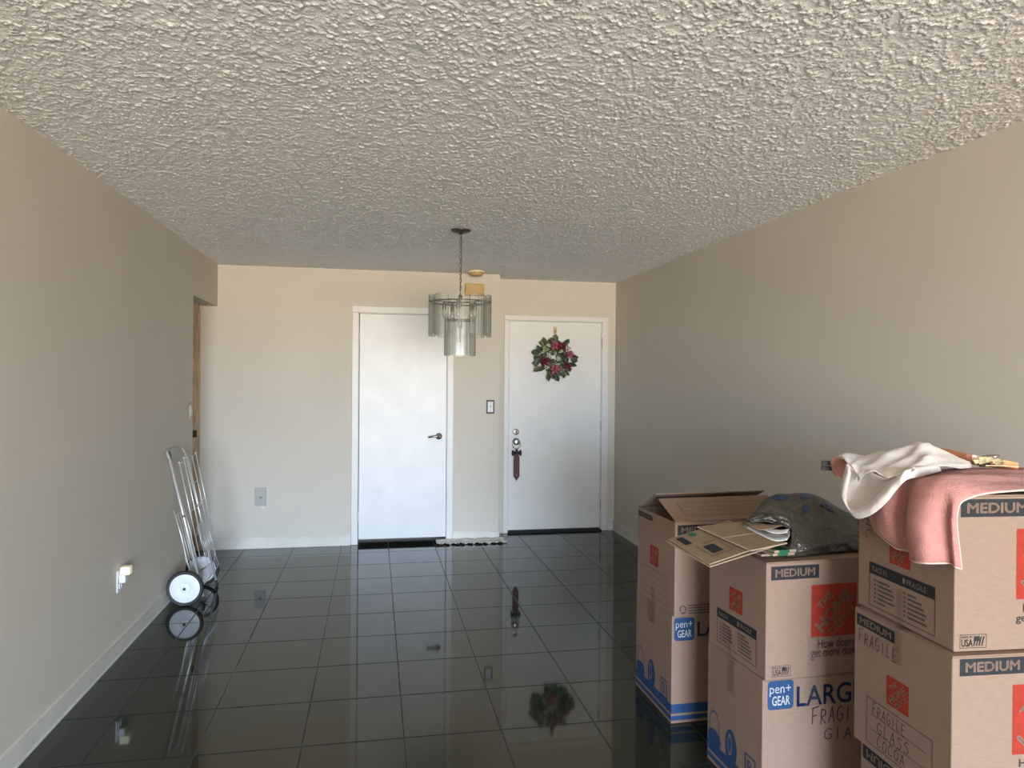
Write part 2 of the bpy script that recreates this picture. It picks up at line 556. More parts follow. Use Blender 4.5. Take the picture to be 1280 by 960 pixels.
baseboard('baseboard_back', (-2.39, D1), (-0.203, D1), (0, -1))
baseboard('baseboard_middle', (0.706, D1), (XC, D1), (0, -1))
baseboard('baseboard_entry', (2.266, D2), (XR - 0.014, D2), (0, -1))
baseboard('baseboard_return', (XC, D1 + 0.005), (XC, D2 - 0.02), (1, 0))

# ---- closet door
def casing(root, x0, x1, ztop, y, w=0.055, wr=None):
    wr = wr or w
    d = 0.016
    def leg(a, b):
        return MB().bbox(a, y - d, 0.001, b, y - 0.0005, ztop - 0.0005, 0.004).build('casing_leg', 'trim', root)
    leg(x0, x0 + w)
    leg(x1 - wr, x1)
    MB().bbox(x0, y - d, ztop, x1, y - 0.0005, ztop + w, 0.004).build('casing_head', 'trim', root)
    # jamb lining
    MB().box(x0 + w - 0.008, y - 0.0004, 0.001, x0 + w + 0.004, y + 0.10, ztop).build('jamb', 'trim', root)
    MB().box(x1 - wr - 0.004, y - 0.0004, 0.001, x1 - wr + 0.008, y + 0.10, ztop).build('jamb', 'trim', root)
    MB().box(x0 + w - 0.008, y - 0.0004, ztop - 0.006, x1 - wr + 0.008, y + 0.10, ztop + 0.006).build('jamb', 'trim', root)

d1 = bpy.data.objects.new('door_1', None)
COL.objects.link(d1); struct(d1)
d1['label'] = 'white flush closet door with a lever handle and a dark gap under it'
casing(d1, -0.200, 0.705, 2.068, D1, 0.056)
MB().bbox(-0.1345, D1 + 0.004, 0.045, 0.6425, D1 + 0.040, 2.0595, 0.003).build('leaf', 'door', d1)
lv = MB()
lv.lathe([(0.030, 0), (0.030, 0.006), (0.024, 0.010), (0.012, 0.013), (0.011, 0.042), (0.010, 0.048)], 20, 'Y', (0.575, D1 + 0.004, 0.962))
lev = smooth_by_angle(lv.build('lever_rose', 'steel', d1))
MB().tube([(0.580, D1 - 0.042, 0.962), (0.555, D1 - 0.046, 0.963), (0.52, D1 - 0.044, 0.962), (0.478, D1 - 0.038, 0.955)], [0.010, 0.010, 0.009, 0.008], 10).build('lever', 'steel', lev, True)
for z in (0.25, 1.85):
    MB().tube([(-0.139, D1 - 0.003, z - 0.045), (-0.139, D1 - 0.003, z + 0.045)], 0.005, 8).build('hinge', 'trim', d1)
MB().box(0.6445, D1 + 0.001, 0.93, 0.6468, D1 + 0.010, 1.0).build('strike_plate', 'brass', d1)

# ---- entrance door
d2 = bpy.data.objects.new('door_2', None)
COL.objects.link(d2); struct(d2)
d2['label'] = 'white flush entrance door carrying a flower wreath'
casing(d2, 1.219, 2.264, 2.056, D2, 0.047, 0.064)
MB().bbox(1.2715, D2 + 0.006, 0.028, 2.1950, D2 + 0.046, 2.0480, 0.003).build('leaf', 'door2', d2)
MB().bbox(1.262, D2 - 0.030, 0.0002, 2.206, D2 + 0.09, 0.014, 0.004).build('threshold', 'dark', d2)  # even near-black strip under the entrance door leaf
MB().bbox(1.274, D2 + 0.008, 0.014, 2.1925, D2 + 0.040, 0.0275, 0.003).build('door_sweep', 'rubber', d2)
db = smooth_by_angle(MB().lathe([(0.030, 0), (0.030, 0.008), (0.025, 0.016), (0.016, 0.018), (0.016, 0.022)], 22, 'Y', (1.342, D2 + 0.006, 0.977)).build('deadbolt', 'steel', d2))
MB().bbox(1.338, D2 - 0.034, 0.965, 1.346, D2 - 0.0165, 0.989, 0.002).build('thumb_turn', 'bronze', db)
kn = smooth_by_angle(MB().lathe([(0.034, 0), (0.034, 0.005), (0.026, 0.010), (0.012, 0.014), (0.012, 0.030), (0.022, 0.036), (0.029, 0.048), (0.029, 0.058), (0.022, 0.067), (0.008, 0.070)], 26, 'Y', (1.343, D2 + 0.006, 0.884)).build('knob', 'steel', d2))
for z in (0.25, 1.03, 1.85):
    MB().tube([(2.1985, D2 - 0.003, z - 0.05), (2.1985, D2 - 0.003, z + 0.05)], 0.005, 8).build('hinge', 'steel', d2)

# ---- wooden door frame seen through the hall opening
d3 = bpy.data.objects.new('door_3', None)
COL.objects.link(d3); struct(d3)
d3['label'] = 'brown wooden door frame in the hall opening'
MB().bbox(-1.580, D1 - 0.050, 0.001, -1.474, D1 - 0.0005, 2.06, 0.004).build('jamb', 'wood', d3)
MB().bbox(-2.36, D1 - 0.050, 2.06, -1.474, D1 - 0.0005, 2.13, 0.004).build('head', 'wood', d3)
MB().bbox(-2.34, D1 - 0.036, 0.01, -1.583, D1 - 0.001, 2.055, 0.003).build('leaf', 'wood', d3)
MB().bbox(-1.4735, D1 - 0.030, 0.001, -1.4665, D1 - 0.0005, 2.06, 0.002).build('stop', 'wood', d3)
MB().bbox(-1.512, D1 - 0.0530, 0.97, -1.480, D1 - 0.0495, 1.03, 0.001).build('strike_plate', 'bronze', d3)
# ================================================================== MOVING BOXES
def carton(name, label, corner, deg, L, W, Hh, group=None, closed_top=True):
    o = thing(name, label, 'box', corner, R(deg), group)
    o['L'], o['W'], o['H'] = L, W, Hh
    return o

class Face:
    """one printed side of a carton: local (u, v) metres, seen from outside"""
    def __init__(s, box, side):
        s.b, s.side = box, side
        s.W, s.H, s.L = box['W'], box['H'], box['L']
        a = box.rotation_euler.z
        s.o = Vector(box.location)
        s.ex = Vector((math.cos(a), math.sin(a), 0))
        s.ey = Vector((-math.sin(a), math.cos(a), 0))
    def px(s, x, y):
        d = ray(x, y)
        n = s.ey if s.side == 'F' else s.ex
        t = (s.o - CAM).dot(n) / d.dot(n)
        p = CAM + d * t - s.o
        return (p.dot(s.ex), p.z) if s.side == 'F' else (s.W - p.dot(s.ey), p.z)
    def to3(s, u, v, lift):
        return (u, -lift, v) if s.side == 'F' else (-lift, s.W - u, v)
    def shape(s, name, pts, faces, material, parent=None, lift=0.0006):
        return mesh_obj(name, [s.to3(u, v, lift) for u, v in pts], faces, material, parent or s.b)
    def rect(s, name, u0, v0, u1, v1, material, parent=None, lift=0.0006):
        return s.shape(name, [(u0, v0), (u1, v0), (u1, v1), (u0, v1)], [(0, 1, 2, 3)], material, parent, lift)
    def rects(s, name, lst, material, parent=None, lift=0.0006):
        pts, fs = [], []
        for (u0, v0, u1, v1) in lst:
            k = len(pts)
            pts += [(u0, v0), (u1, v0), (u1, v1), (u0, v1)]
            fs.append((k, k + 1, k + 2, k + 3))
        return s.shape(name, pts, fs, material, parent, lift)
    def frame(s, name, u0, v0, u1, v1, t, material, parent=None, lines=(), lift=0.0006):
        l = [(u0, v0, u1, v0 + t), (u0, v1 - t, u1, v1), (u0, v0, u0 + t, v1), (u1 - t, v0, u1, v1)]
        l += [(u0 + 0.08 * (u1 - u0), v0 + f * (v1 - v0), u1 - 0.08 * (u1 - u0), v0 + f * (v1 - v0) + t * 0.7) for f in lines]
        return s.rects(name, l, material, parent, lift)
    def text(s, name, body, u0, v0, u1, v1, material, parent=None, lift=0.0012, bold=0.0, rot=0.0, flip=False):
        P, fs = text_shape(body, bold)
        cu, cv = (u0 + u1) / 2, (v0 + v1) / 2
        pts = []
        for a, b in P:
            x, y = (a - 0.5) * (u1 - u0), (b - 0.5) * (v1 - v0)
            if flip:
                x, y = -x, -y
            c, q = math.cos(rot), math.sin(rot)
            pts.append((cu + x * c - y * q, cv + x * q + y * c))
        return s.shape(name, pts, fs, material, parent, lift)
    def label(s, u0, v0, u1, v1, body='MEDIUM', flip=False):
        a = s.rect('size_label', u0, v0, u1, v1, 'ink')
        w, h = u1 - u0, v1 - v0
        s.text('lettering', body, u0 + 0.085 * w, v0 + 0.20 * h, u1 - 0.085 * w, v1 - 0.20 * h, 'kraft', a, bold=0.028, flip=flip)
        return a
    def logo(s, u0, v0, u1, v1):
        a = s.rect('square_logo', u0, v0, u1, v1, 'red')
        w, h = u1 - u0, v1 - v0
        P0 = ((u0 + u1) / 2, (v0 + v1) / 2)
        for body, du, dv, tw, th in (('THE', -0.20, 0.20, 0.40, 0.17), ('HOME', 0.0, 0.0, 0.98, 0.26), ('DEPOT', 0.18, -0.18, 0.74, 0.17)):
            P, fs = text_shape(body, 0.03)
            pts = []
            for x, y in P:
                x, y = (x - 0.5) * tw, (y - 0.5) * th
                c = math.sqrt(0.5)
                pts.append((P0[0] + (x * c - y * c + du) * w, P0[1] + (x * c + y * c + dv) * h))
            s.shape('lettering', pts, fs, 'kraft', a, 0.0012)
        return a
    def checklist(s, u0, v0, u1, v1, hb):
        a = s.frame('checklist_panel', u0, v0, u1, v1, 0.0022, 'ink')
        s.rect('header_band', u0, v1 - hb, u1, v1, 'ink', a, 0.0008)
        w, h = u1 - u0, v1 - v0
        s.text('lettering', 'PLACE IN:', u0 + 0.05 * w, v1 - 0.74 * hb, u0 + 0.30 * w, v1 - 0.28 * hb, 'kraft', a, bold=0.02)
        s.text('lettering', 'FRAGILE', u0 + 0.60 * w, v1 - 0.74 * hb, u0 + 0.88 * w, v1 - 0.28 * hb, 'kraft', a, bold=0.02)
        bars = []
        body = h - hb
        for col in (0.08, 0.55):
            for k in range(6):
                vv = v1 - hb - body * (0.14 + 0.13 * k)
                ln = [0.20, 0.24, 0.27, 0.25, 0.28, 0.13][(k + int(col * 10)) % 6]
                bars.append((u0 + col * w, vv - 0.006, u0 + (col + 0.035) * w, vv))
                bars.append((u0 + (col + 0.06) * w, vv - 0.006, u0 + (col + 0.06 + ln) * w, vv))
        s.rect('tick_box', u0 + 0.54 * w, v1 - 0.72 * hb, u0 + 0.575 * w, v1 - 0.28 * hb, 'kraft', a, 0.0012)
        s.rects('list_print', bars, 'line', a)
        return a
    def ribbon(s, name, strokes, width, material, parent=None, lift=0.0010):
        pts, fs = [], []
        for st in strokes:
            for (a, b) in zip(st[:-1], st[1:]):
                d = Vector((b[0] - a[0], b[1] - a[1]))
                if d.length < 1e-6:
                    continue
                n = Vector((-d.y, d.x)).normalized() * width / 2
                e = d.normalized() * width * 0.3
                k = len(pts)
                pts += [(a[0] + n.x - e.x, a[1] + n.y - e.y), (a[0] - n.x - e.x, a[1] - n.y - e.y), (b[0] - n.x + e.x, b[1] - n.y + e.y), (b[0] + n.x + e.x, b[1] + n.y + e.y)]
                fs.append((k, k + 1, k + 2, k + 3))
        return s.shape(name, pts, fs, material, parent, lift)
    def hand(s, word, u0, v0, u1, v1, width=0.0022):
        n = len(word)
        rnd = random.Random(word)
        for i, ch in enumerate(word):
            a = u0 + (u1 - u0) * i / n
            cw = (u1 - u0) / n * 0.78
            dv = rnd.uniform(-0.06, 0.06) * (v1 - v0)
            s.ribbon('handwritten_letter', [[(a + (x + 0.10 * y) * cw, v0 + dv + y * (v1 - v0)) for x, y in poly] for poly in STROKES[ch]], width, 'pen')
    def blob(s, name, u, v, ru, rv, material, parent=None, lift=0.0008, inner=0.0, n=20):
        pts, fs = [], []
        for k in range(n):
            a = 2 * math.pi * k / n
            pts.append((u + ru * math.cos(a), v + rv * math.sin(a)))
        if inner:
            for k in range(n):
                a = 2 * math.pi * k / n
                pts.append((u + ru * inner * math.cos(a), v + rv * inner * math.sin(a)))
            fs = [(k, (k + 1) % n, n + (k + 1) % n, n + k) for k in range(n)]
        else:
            fs = [tuple(range(n))]
        return s.shape(name, pts, fs, material, parent, lift)
    def roundrect(s, name, u0, v0, u1, v1, r, material, parent=None, lift=0.0006):
        pts = []
        for cx, cy, a0 in ((u1 - r, v1 - r, 0), (u0 + r, v1 - r, 90), (u0 + r, v0 + r, 180), (u1 - r, v0 + r, 270)):
            for k in range(6):
                a = R(a0 + 18 * k)
                pts.append((cx + r * math.cos(a), cy + r * math.sin(a)))
        return s.shape(name, pts, [tuple(range(len(pts)))], material, parent, lift)
    def badge(s, u0, v0, u1, v1):
        a = s.roundrect('blue_badge', u0, v0, u1, v1, 0.13 * (u1 - u0), 'blue')
        w, h = u1 - u0, v1 - v0
        s.text('lettering', 'pen+', u0 + 0.07 * w, v0 + 0.46 * h, u0 + 0.90 * w, v0 + 0.84 * h, 'whiteink', a, bold=0.004)
        s.text('lettering', 'GEAR', u0 + 0.17 * w, v0 + 0.14 * h, u0 + 0.86 * w, v0 + 0.47 * h, 'whiteink', a, bold=0.014)
        return a
    def usa(s, u0, v0, u1, v1):
        a = s.frame('origin_stamp', u0, v0, u1, v1, 0.0014, 'ink')
        w, h = u1 - u0, v1 - v0
        s.text('lettering', 'MADE IN', u0 + 0.05 * w, v0 + 0.72 * h, u0 + 0.46 * w, v0 + 0.90 * h, 'ink', a)
        s.text('lettering', 'USA', u0 + 0.06 * w, v0 + 0.12 * h, u0 + 0.48 * w, v0 + 0.66 * h, 'ink', a, bold=0.012)
        s.ribbon('flag_print', [[(u0 + (0.52 + 0.1 * k) * w, v0 + 0.18 * h), (u0 + (0.60 + 0.1 * k) * w, v0 + 0.80 * h)] for k in range(4)], 0.045 * w, 'ink', a)
        s.rect('flag_canton', u0 + 0.52 * w, v0 + 0.50 * h, u0 + 0.74 * w, v0 + 0.86 * h, 'ink', a, 0.0009)
        return a
    def tape(s, u0, v0, u1, v1):
        n = 5
        pts, fs = [], []
        for k in range(n + 1):
            t = k / n
            j = random.uniform(-0.002, 0.002)
            pts += [(u0 + j, v0 + (v1 - v0) * t), (u1 + j, v0 + (v1 - v0) * t)]
        fs = [(2 * k, 2 * k + 1, 2 * k + 3, 2 * k + 2) for k in range(n)]
        return s.shape('packing_tape', pts, fs, 'tape', None, 0.0018)
    def household(s):
        """blue stripes with little vase, lamp and book drawings along the bottom"""
        s.rects('blue_stripes', [(0.0, 0.016, s.W, 0.036), (0.0, 0.046, s.W, 0.085)], 'blue')
        p = s.blob('vase_drawing', s.W * 0.15, 0.150, 0.040, 0.062, 'blue', inner=0.90)
        s.blob('vase_foot', s.W * 0.15, 0.105, 0.050, 0.034, 'blue', p, 0.0009)
        p = s.blob('lamp_drawing', s.W * 0.47, 0.128, 0.042, 0.068, 'blue', inner=0.0)
        s.blob('lamp_shine', s.W * 0.45, 0.138, 0.016, 0.040, 'kraft', p, 0.0012, inner=0.7)
        p = s.frame('book_drawing', s.W * 0.72, 0.085, s.W * 0.90, 0.165, 0.006, 'blue')
        s.text('lettering', 'B', s.W * 0.77, 0.10, s.W * 0.84, 0.148, 'blue', p)

STROKES = {
    'F': [[(0.0, 1), (0.05, 0)], [(-0.1, 1), (0.9, 1.08)], [(0.05, 0.5), (0.6, 0.55)]],
    'R': [[(0.05, 0), (0.08, 0.95)], [(0.05, 0.95), (0.75, 0.85), (0.7, 0.55), (0.1, 0.45), (0.85, 0.0)]],
    'A': [[(0.0, 0), (0.45, 0.95), (0.85, 0)], [(0.15, 0.35), (0.75, 0.4)]],
    'G': [[(0.85, 0.85), (0.4, 1), (0.05, 0.7), (0.05, 0.2), (0.5, 0), (0.9, 0.15), (0.85, 0.45), (0.5, 0.42)]],
    'I': [[(0.4, 0.95), (0.4, 0)]],
    'L': [[(0.15, 1), (0.12, 0.02), (0.8, 0.05)]],
    'E': [[(0.8, 0.95), (0.1, 0.95), (0.1, 0.0), (0.85, 0.03)], [(0.1, 0.5), (0.65, 0.5)]],
    'S': [[(0.85, 0.9), (0.4, 1), (0.1, 0.75), (0.75, 0.4), (0.6, 0.05), (0.05, 0.05)]],
    'C': [[(0.85, 0.85), (0.4, 1), (0.05, 0.6), (0.15, 0.1), (0.6, 0), (0.9, 0.15)]],
    'O': [[(0.5, 1), (0.1, 0.7), (0.1, 0.2), (0.5, 0), (0.85, 0.3), (0.85, 0.75), (0.5, 1)]],
    'D': [[(0.1, 0), (0.1, 1), (0.7, 0.85), (0.85, 0.4), (0.6, 0.05), (0.1, 0)]],
}

def carton_body(box, top=True, hollow=False):
    L, W, Hh = box['L'], box['W'], box['H']
    t = 0.004
    if hollow:
        b = MB()
        b.box(0, 0, 0, L, W, t)
        b.box(0, 0, t, L, t, Hh)
        b.box(0, W - t, t, L, W, Hh)
        b.box(0, t, t, t, W - t, Hh)
        b.box(L - t, t, t, L, W - t, Hh)
        b.build('body', 'kraft', box)
        return
    MB().bbox(0, 0, 0.0005, L, W, Hh - 0.0045, 0.003).build('body', 'kraft', box)
    # two closed flaps meeting along the long middle seam, and the tape over it
    MB().bbox(0.001, 0.001, Hh - 0.0045, L - 0.001, W / 2 - 0.001, Hh - 0.0008, 0.0012).build('flap', 'kraft', box)
    MB().bbox(0.001, W / 2 + 0.001, Hh - 0.0045, L - 0.001, W - 0.001, Hh - 0.0008, 0.0012).build('flap', 'kraft', box)
    MB().box(0.0, W / 2 - 0.024, Hh - 0.0008, L, W / 2 + 0.024, Hh - 0.0004).build('packing_tape', 'tape', box)

# ---- stack nearest the entrance: large box below, open medium box on it
A1 = carton('moving_box', 'large blue-striped moving box on the floor under the open-flapped box', (1.263, 2.905, 0.0005), 0.8, 0.61, 0.411, 0.468)
carton_body(A1)
f = Face(A1, 'F')
f.rects('blue_stripes', [(0, 0.014, A1['L'], 0.034), (0, 0.044, A1['L'], 0.084)], 'blue')
u, v1 = f.px(842.8, 772.8); u1, v0 = f.px(867.8, 799.8)
f.badge(u, v0, u1, v1)
ul, vl = f.px(871.9, 777); _, vb = f.px(871.9, 795.5)
f.text('size_print', 'LARGE', ul, vb, ul + 0.245, vl, 'navy', bold=0.012)
f = Face(A1, 'L')
f.household()
f.tape(A1['W'] * 0.36, A1['H'] - 0.10, A1['W'] * 0.56, A1['H'] - 0.004)

A2 = carton('moving_box', 'medium moving box with top flaps standing half open like a tent', (1.265, 2.886, 0.4695), 2.4, 0.56, 0.395, 0.404)
carton_body(A2, hollow=True)
f = Face(A2, 'F')
u, v1 = f.px(847.1, 656.8); _, v0 = f.px(847.1, 669.5)
f.label(u, v0, u + 0.205, v1)
u, v1 = f.px(849.5, 756.8); u1, v0 = f.px(857.8, 766)
rec = f.ribbon('recycling_symbol', [[(u + (u1 - u) * (0.5 + 0.45 * math.sin(R(a + d))), v0 + (v1 - v0) * (0.42 + 0.5 * math.cos(R(a + d)))) for d in (12, 60, 104)] for a in (0, 120, 240)], 0.006, 'line')
ua, va = f.px(860, 757.6); ub, vb = f.px(886, 765.5)
f.rects('small_print', [(ua, vb + (va - vb) * k / 3, ua + 0.20, vb + (va - vb) * k / 3 + 0.0045) for k in range(4)], 'line')
f.logo(0.21, 0.14, 0.40, 0.33)
f = Face(A2, 'L')
u0, v1 = f.px(798.6, 636.5); u1, v0 = f.px(815.6, 654.8)
f.label(max(u0, 0.006), v0 + 0.012, u1, v1 - 0.004)
u0, v1 = f.px(812.8, 680); u1, v0 = f.px(823.1, 710.3)
f.logo(u0, v0, u1, v1)
u0, v1 = f.px(803.4, 703.1); u1, v0 = f.px(835.1, 758.4)
f.frame('blank_panel', u0, v0, u1, v1, 0.0025, 'line', lines=(0.25, 0.5, 0.75))
f.tape(A2['W'] * 0.42, 0.002, A2['W'] * 0.50, 0.07)

def flap(box, name, hinge, tip, x0, x1, inset, mat_='kraft', t=0.004):
    """leaf hinged on a long top edge; hinge and tip are (y, z) in the box frame"""
    h, p = Vector(hinge), Vector(tip)
    d = (p - h).normalized()
    n = Vector((-d.y, d.x)) * t
    vs = []
    for q, ins in ((h, 0.0), (p, inset)):
        for k in (0, 1):
            w_ = q + n * k
            vs += [(x0 + ins, w_.x, w_.y), (x1 - ins, w_.x, w_.y)]
    return mesh_obj(name, vs, [(0, 1, 3, 2), (4, 6, 7, 5), (0, 4, 5, 1), (2, 3, 7, 6), (0, 2, 6, 4), (1, 5, 7, 3)], mat_, box)
Hh = A2['H']
flap(A2, 'flap', (0.392, Hh + 0.001), (0.207, Hh + 0.091), 0.004, 0.556, 0.0)
ff = flap(A2, 'flap', (0.003, Hh + 0.001), (0.179, Hh + 0.070), 0.003, 0.557, 0.0)
# ruled panel printed on the front flap
pts, fsx = [], []
d = (Vector((0.179, Hh + 0.070)) - Vector((0.003, Hh + 0.001)))
nn = Vector((-d.y, d.x)).normalized() * 0.0048
def fpt(x, k):
    q = Vector((0.003, Hh + 0.001)) + d * k + nn
    return (x, q.x, q.y)
for (xa, ka, xb, kb) in [(0.07, 0.20, 0.48, 0.215), (0.07, 0.76, 0.48, 0.775), (0.07, 0.20, 0.0735, 0.775), (0.4765, 0.20, 0.48, 0.775), (0.09, 0.40, 0.46, 0.41), (0.09, 0.58, 0.46, 0.59)]:
    k = len(pts)
    pts += [fpt(xa, ka), fpt(xb, ka), fpt(xb, kb), fpt(xa, kb)]
    fsx.append((k, k + 1, k + 2, k + 3))
mesh_obj('ruled_panel', pts, fsx, 'line', ff)
# short side flaps folded down inside
MB().box(0.006, 0.02, Hh - 0.19, 0.010, 0.375, Hh - 0.006).build('side_flap', 'kraft', A2)
MB().box(0.550, 0.02, Hh - 0.19, 0.554, 0.375, Hh - 0.006).build('side_flap', 'kraft', A2)

# ---- middle stack
B1 = carton('moving_box', 'large moving box with blue badge and brown handwriting, under the bag-topped box', (1.302, 2.235, 0.0005), 1.6, 0.61, 0.386, 0.463)
carton_body(B1)
f = Face(B1, 'F')
u, v1 = f.px(959.7, 852.0); u1, v0 = f.px(991.5, 885)
f.badge(u, v0, u1, v1)
ul, vt = f.px(995.8, 856.5); ur, vb = f.px(1062.8, 876)
f.text('size_print', 'LARGE', ul, vb - 0.003, ul + (ur - ul) * 1.24, vt - 0.004, 'navy', bold=0.012)
f.rects('blue_stripes', [(0, 0.014, B1['L'], 0.034), (0, 0.044, B1['L'], 0.084)], 'blue')
u, v1 = f.px(1015, 886); u1, v0 = f.px(1066, 900)
f.hand('FRAGI', u, v0, u1, v1, 0.0040)
u, v1 = f.px(1030, 911); u1, v0 = f.px(1064, 921)
f.hand('GIA', u, v0, u1 + 0.01, v1, 0.0040)
f.tape(0.16, 0.36, 0.215, 0.462)
f = Face(B1, 'L')
f.household()
f.tape(B1['W'] * 0.40, B1['H'] - 0.13, B1['W'] * 0.52, B1['H'] - 0.004)

B2 = carton('moving_box', 'medium red-logo moving box carrying the plastic bag and flattened cartons', (1.306, 2.225, 0.4640), 2.6, 0.56, 0.385, 0.402)
carton_body(B2)
f = Face(B2, 'F')
u, v1 = f.px(964.0, 708.6); u1, v0 = f.px(1023.7, 720.5)
f.label(u, v0 - 0.004, u1, v1)
u, v1 = f.px(1014.4, 731.5); _, v0 = f.px(1014.4, 797)
f.logo(u, v0, u + (v1 - v0) * 1.0, v1)
ua, va = f.px(1022, 799.3); ub, vb = f.px(1068, 806.3)
f.text('slogan', 'How doers', ua, vb, ub, va, 'line', bold=0.006)
ua, va = f.px(1013.5, 810.5); ub, vb = f.px(1070, 820.5)
f.text('slogan', 'get more done.', ua, vb, ub + 0.012, va, 'line', bold=0.006)
u, v1 = f.px(965, 833.0); u1, v0 = f.px(988.3, 844.5)
f.usa(u, v0, u1, v1)
f.tape(0.16, 0.0, 0.205, 0.14)
f = Face(B2, 'L')
u0, v1 = f.px(911.9, 732.2); u1, v0 = f.px(928.1, 770)
f.logo(u0, v0, u1, v1)
u0, v1 = f.px(896.7, 758.4); u1, v0 = f.px(945.5, 834.6)
f.checklist(u0, v0, u1, v1, 0.035)
f.tape(B2['W'] * 0.38, 0.002, B2['W'] * 0.44, 0.10)

# ---- stack at the right edge, three medium boxes
C1 = carton('moving_box', 'medium moving box with upside-down label at the bottom of the three-box stack', (1.452, 1.560, 0.0005), -3.0, 0.56, 0.402, 0.394)
carton_body(C1)
f = Face(C1, 'L')
f.label(0.012, 0.335, 0.215, 0.378, flip=True)
f = Face(C1, 'F')
f.label(0.015, 0.335, 0.215, 0.385)
C2 = carton('moving_box', 'medium moving box with handwriting on its side, middle of the three-box stack', (1.424, 1.556, 0.3955), -3.0, 0.56, 0.402, 0.399)
carton_body(C2)
f = Face(C2, 'F')
u, v1 = f.px(1199.6, 824.2); _, v0 = f.px(1199.6, 845.5)
ut, _ = f.px(1207, 830); uu, _ = f.px(1274, 830)
f.label(u, v0, u + (uu - u) + (ut - u), v1)
u, v1 = f.px(1265.8, 856); _, v0 = f.px(1265.8, 943.5)
f.logo(u, v0, u + (v1 - v0), v1)
f.text('slogan', 'How doers', u + 0.02, v0 - 0.032, u + 0.17, v0 - 0.012, 'line', bold=0.006)
f.text('slogan', 'get more done.', u, v0 - 0.070, u + 0.20, v0 - 0.044, 'line', bold=0.006)
f = Face(C2, 'L')
u0, v1 = f.px(1071.5, 763.5); u1, v0 = f.px(1118.5, 805)
f.label(max(u0, 0.006), v0, u1, v1 - 0.004)
u0, v1 = f.px(1108.7, 842.5); u1, v0 = f.px(1135.8, 897.5)
f.logo(u0, v0, u1, v1)
u0, v1 = f.px(1083.3, 868.7); u1, v0 = f.px(1165.3, 985)
v0 = v1 - 0.135
f.frame('ruled_panel', u0, v0, u1, v1, 0.0024, 'line', lines=(0.33, 0.66))
f.hand('FRAGILE', 0.025, 0.300, 0.20, 0.338, 0.0022)
f.hand('FRAGILE', u0 + 0.03, v0 + 0.092, u1 - 0.10, v0 + 0.125, 0.0020)
f.hand('GLASS', u0 + 0.05, v0 + 0.048, u1 - 0.08, v0 + 0.082, 0.0020)
f.hand('COCOA', u0 + 0.05, v0 + 0.008, u1 - 0.10, v0 + 0.040, 0.0020)
f.tape(C2['W'] * 0.46, C2['H'] - 0.10, C2['W'] * 0.54, C2['H'] - 0.004)
C3 = carton('moving_box', 'medium moving box with the pink towel hanging over it, topmost of its stack', (1.445, 1.575, 0.7955), -3.5, 0.56, 0.402, 0.399)
carton_body(C3)
f = Face(C3, 'F')
u, v1 = f.px(1201, 624.3); _, v0 = f.px(1201, 646.6)
f.label(u, v0, u + 0.205, v1)
u, v1 = f.px(1270.9, 661); _, v0 = f.px(1270.9, 749)
f.logo(u, v0, u + (v1 - v0), v1)
f.text('slogan', 'How doers', u + 0.02, v0 - 0.034, u + 0.17, v0 - 0.012, 'line', bold=0.006)
f.text('slogan', 'get more done.', u, v0 - 0.064, u + 0.20, v0 - 0.038, 'line', bold=0.006)
u, v1 = f.px(1199.6, 793.5); u1, v0 = f.px(1232.9, 809.3)
f.usa(u, v0, u1, v1)
f = Face(C3, 'L')
u1, v0 = f.px(1138.2, 713.6); u0, _ = f.px(1112.0, 699)
f.logo(u0, v0, u1, v0 + (u1 - u0) * 1.08)
u0, v1 = f.px(1087.2, 701.3); u1, v0 = f.px(1168.8, 796.3)
f.checklist(u0, v0, u1, v1, 0.034)
f.ribbon('handwriting', [[f.px(*p) for p in st] for st in ([(1081, 647), (1086, 650), (1083, 655), (1089, 657)], [(1082, 664), (1084, 672)], [(1083, 663), (1088, 662), (1091, 668)], [(1092, 656), (1096, 659)])], 0.003, 'pen')
f.tape(C3['W'] * 0.46, 0.002, C3['W'] * 0.52, 0.10)

# ================================================================== ON THE MIDDLE STACK
def slab(name, label, corners, t, material, group=None, cat='cardboard'):
    """flat sheet with the four corners given (counter-clockwise seen from above)"""
    c = [Vector(p) for p in corners]
    n = (c[1] - c[0]).cross(c[3] - c[0]).normalized() * t
    vs = [p for p in c] + [p + n for p in c]
    o = mesh_obj(name, vs, [(3, 2, 1, 0), (4, 5, 6, 7), (0, 1, 5, 4), (1, 2, 6, 5), (2, 3, 7, 6), (3, 0, 4, 7)], [material, 'edge'])
    for p in o.data.polygons[2:]:
        p.material_index = 1
    if label:
        tag(o, label, cat, group)
    return o
def on_slab(o, name, quads, material, parent, eps=0.0006):
    """flat print on a slab; quads of (a, b) fractions along its two edges"""
    v = [Vector(x.co) for x in o.data.vertices]
    p, e1, e2 = v[4], v[5] - v[4], v[7] - v[4]
    n = e1.cross(e2).normalized() * eps
    vs, fs = [], []
    for q in quads:
        k = len(vs)
        vs += [p + e1 * a + e2 * b + n for a, b in q]
        fs.append(tuple(range(k, k + len(q))))
    return mesh_obj(name, vs, fs, material, parent)

def onz(x, y, z):
    d = ray(x, y)
    return CAM + d * ((z - CAM.z) / d.z)
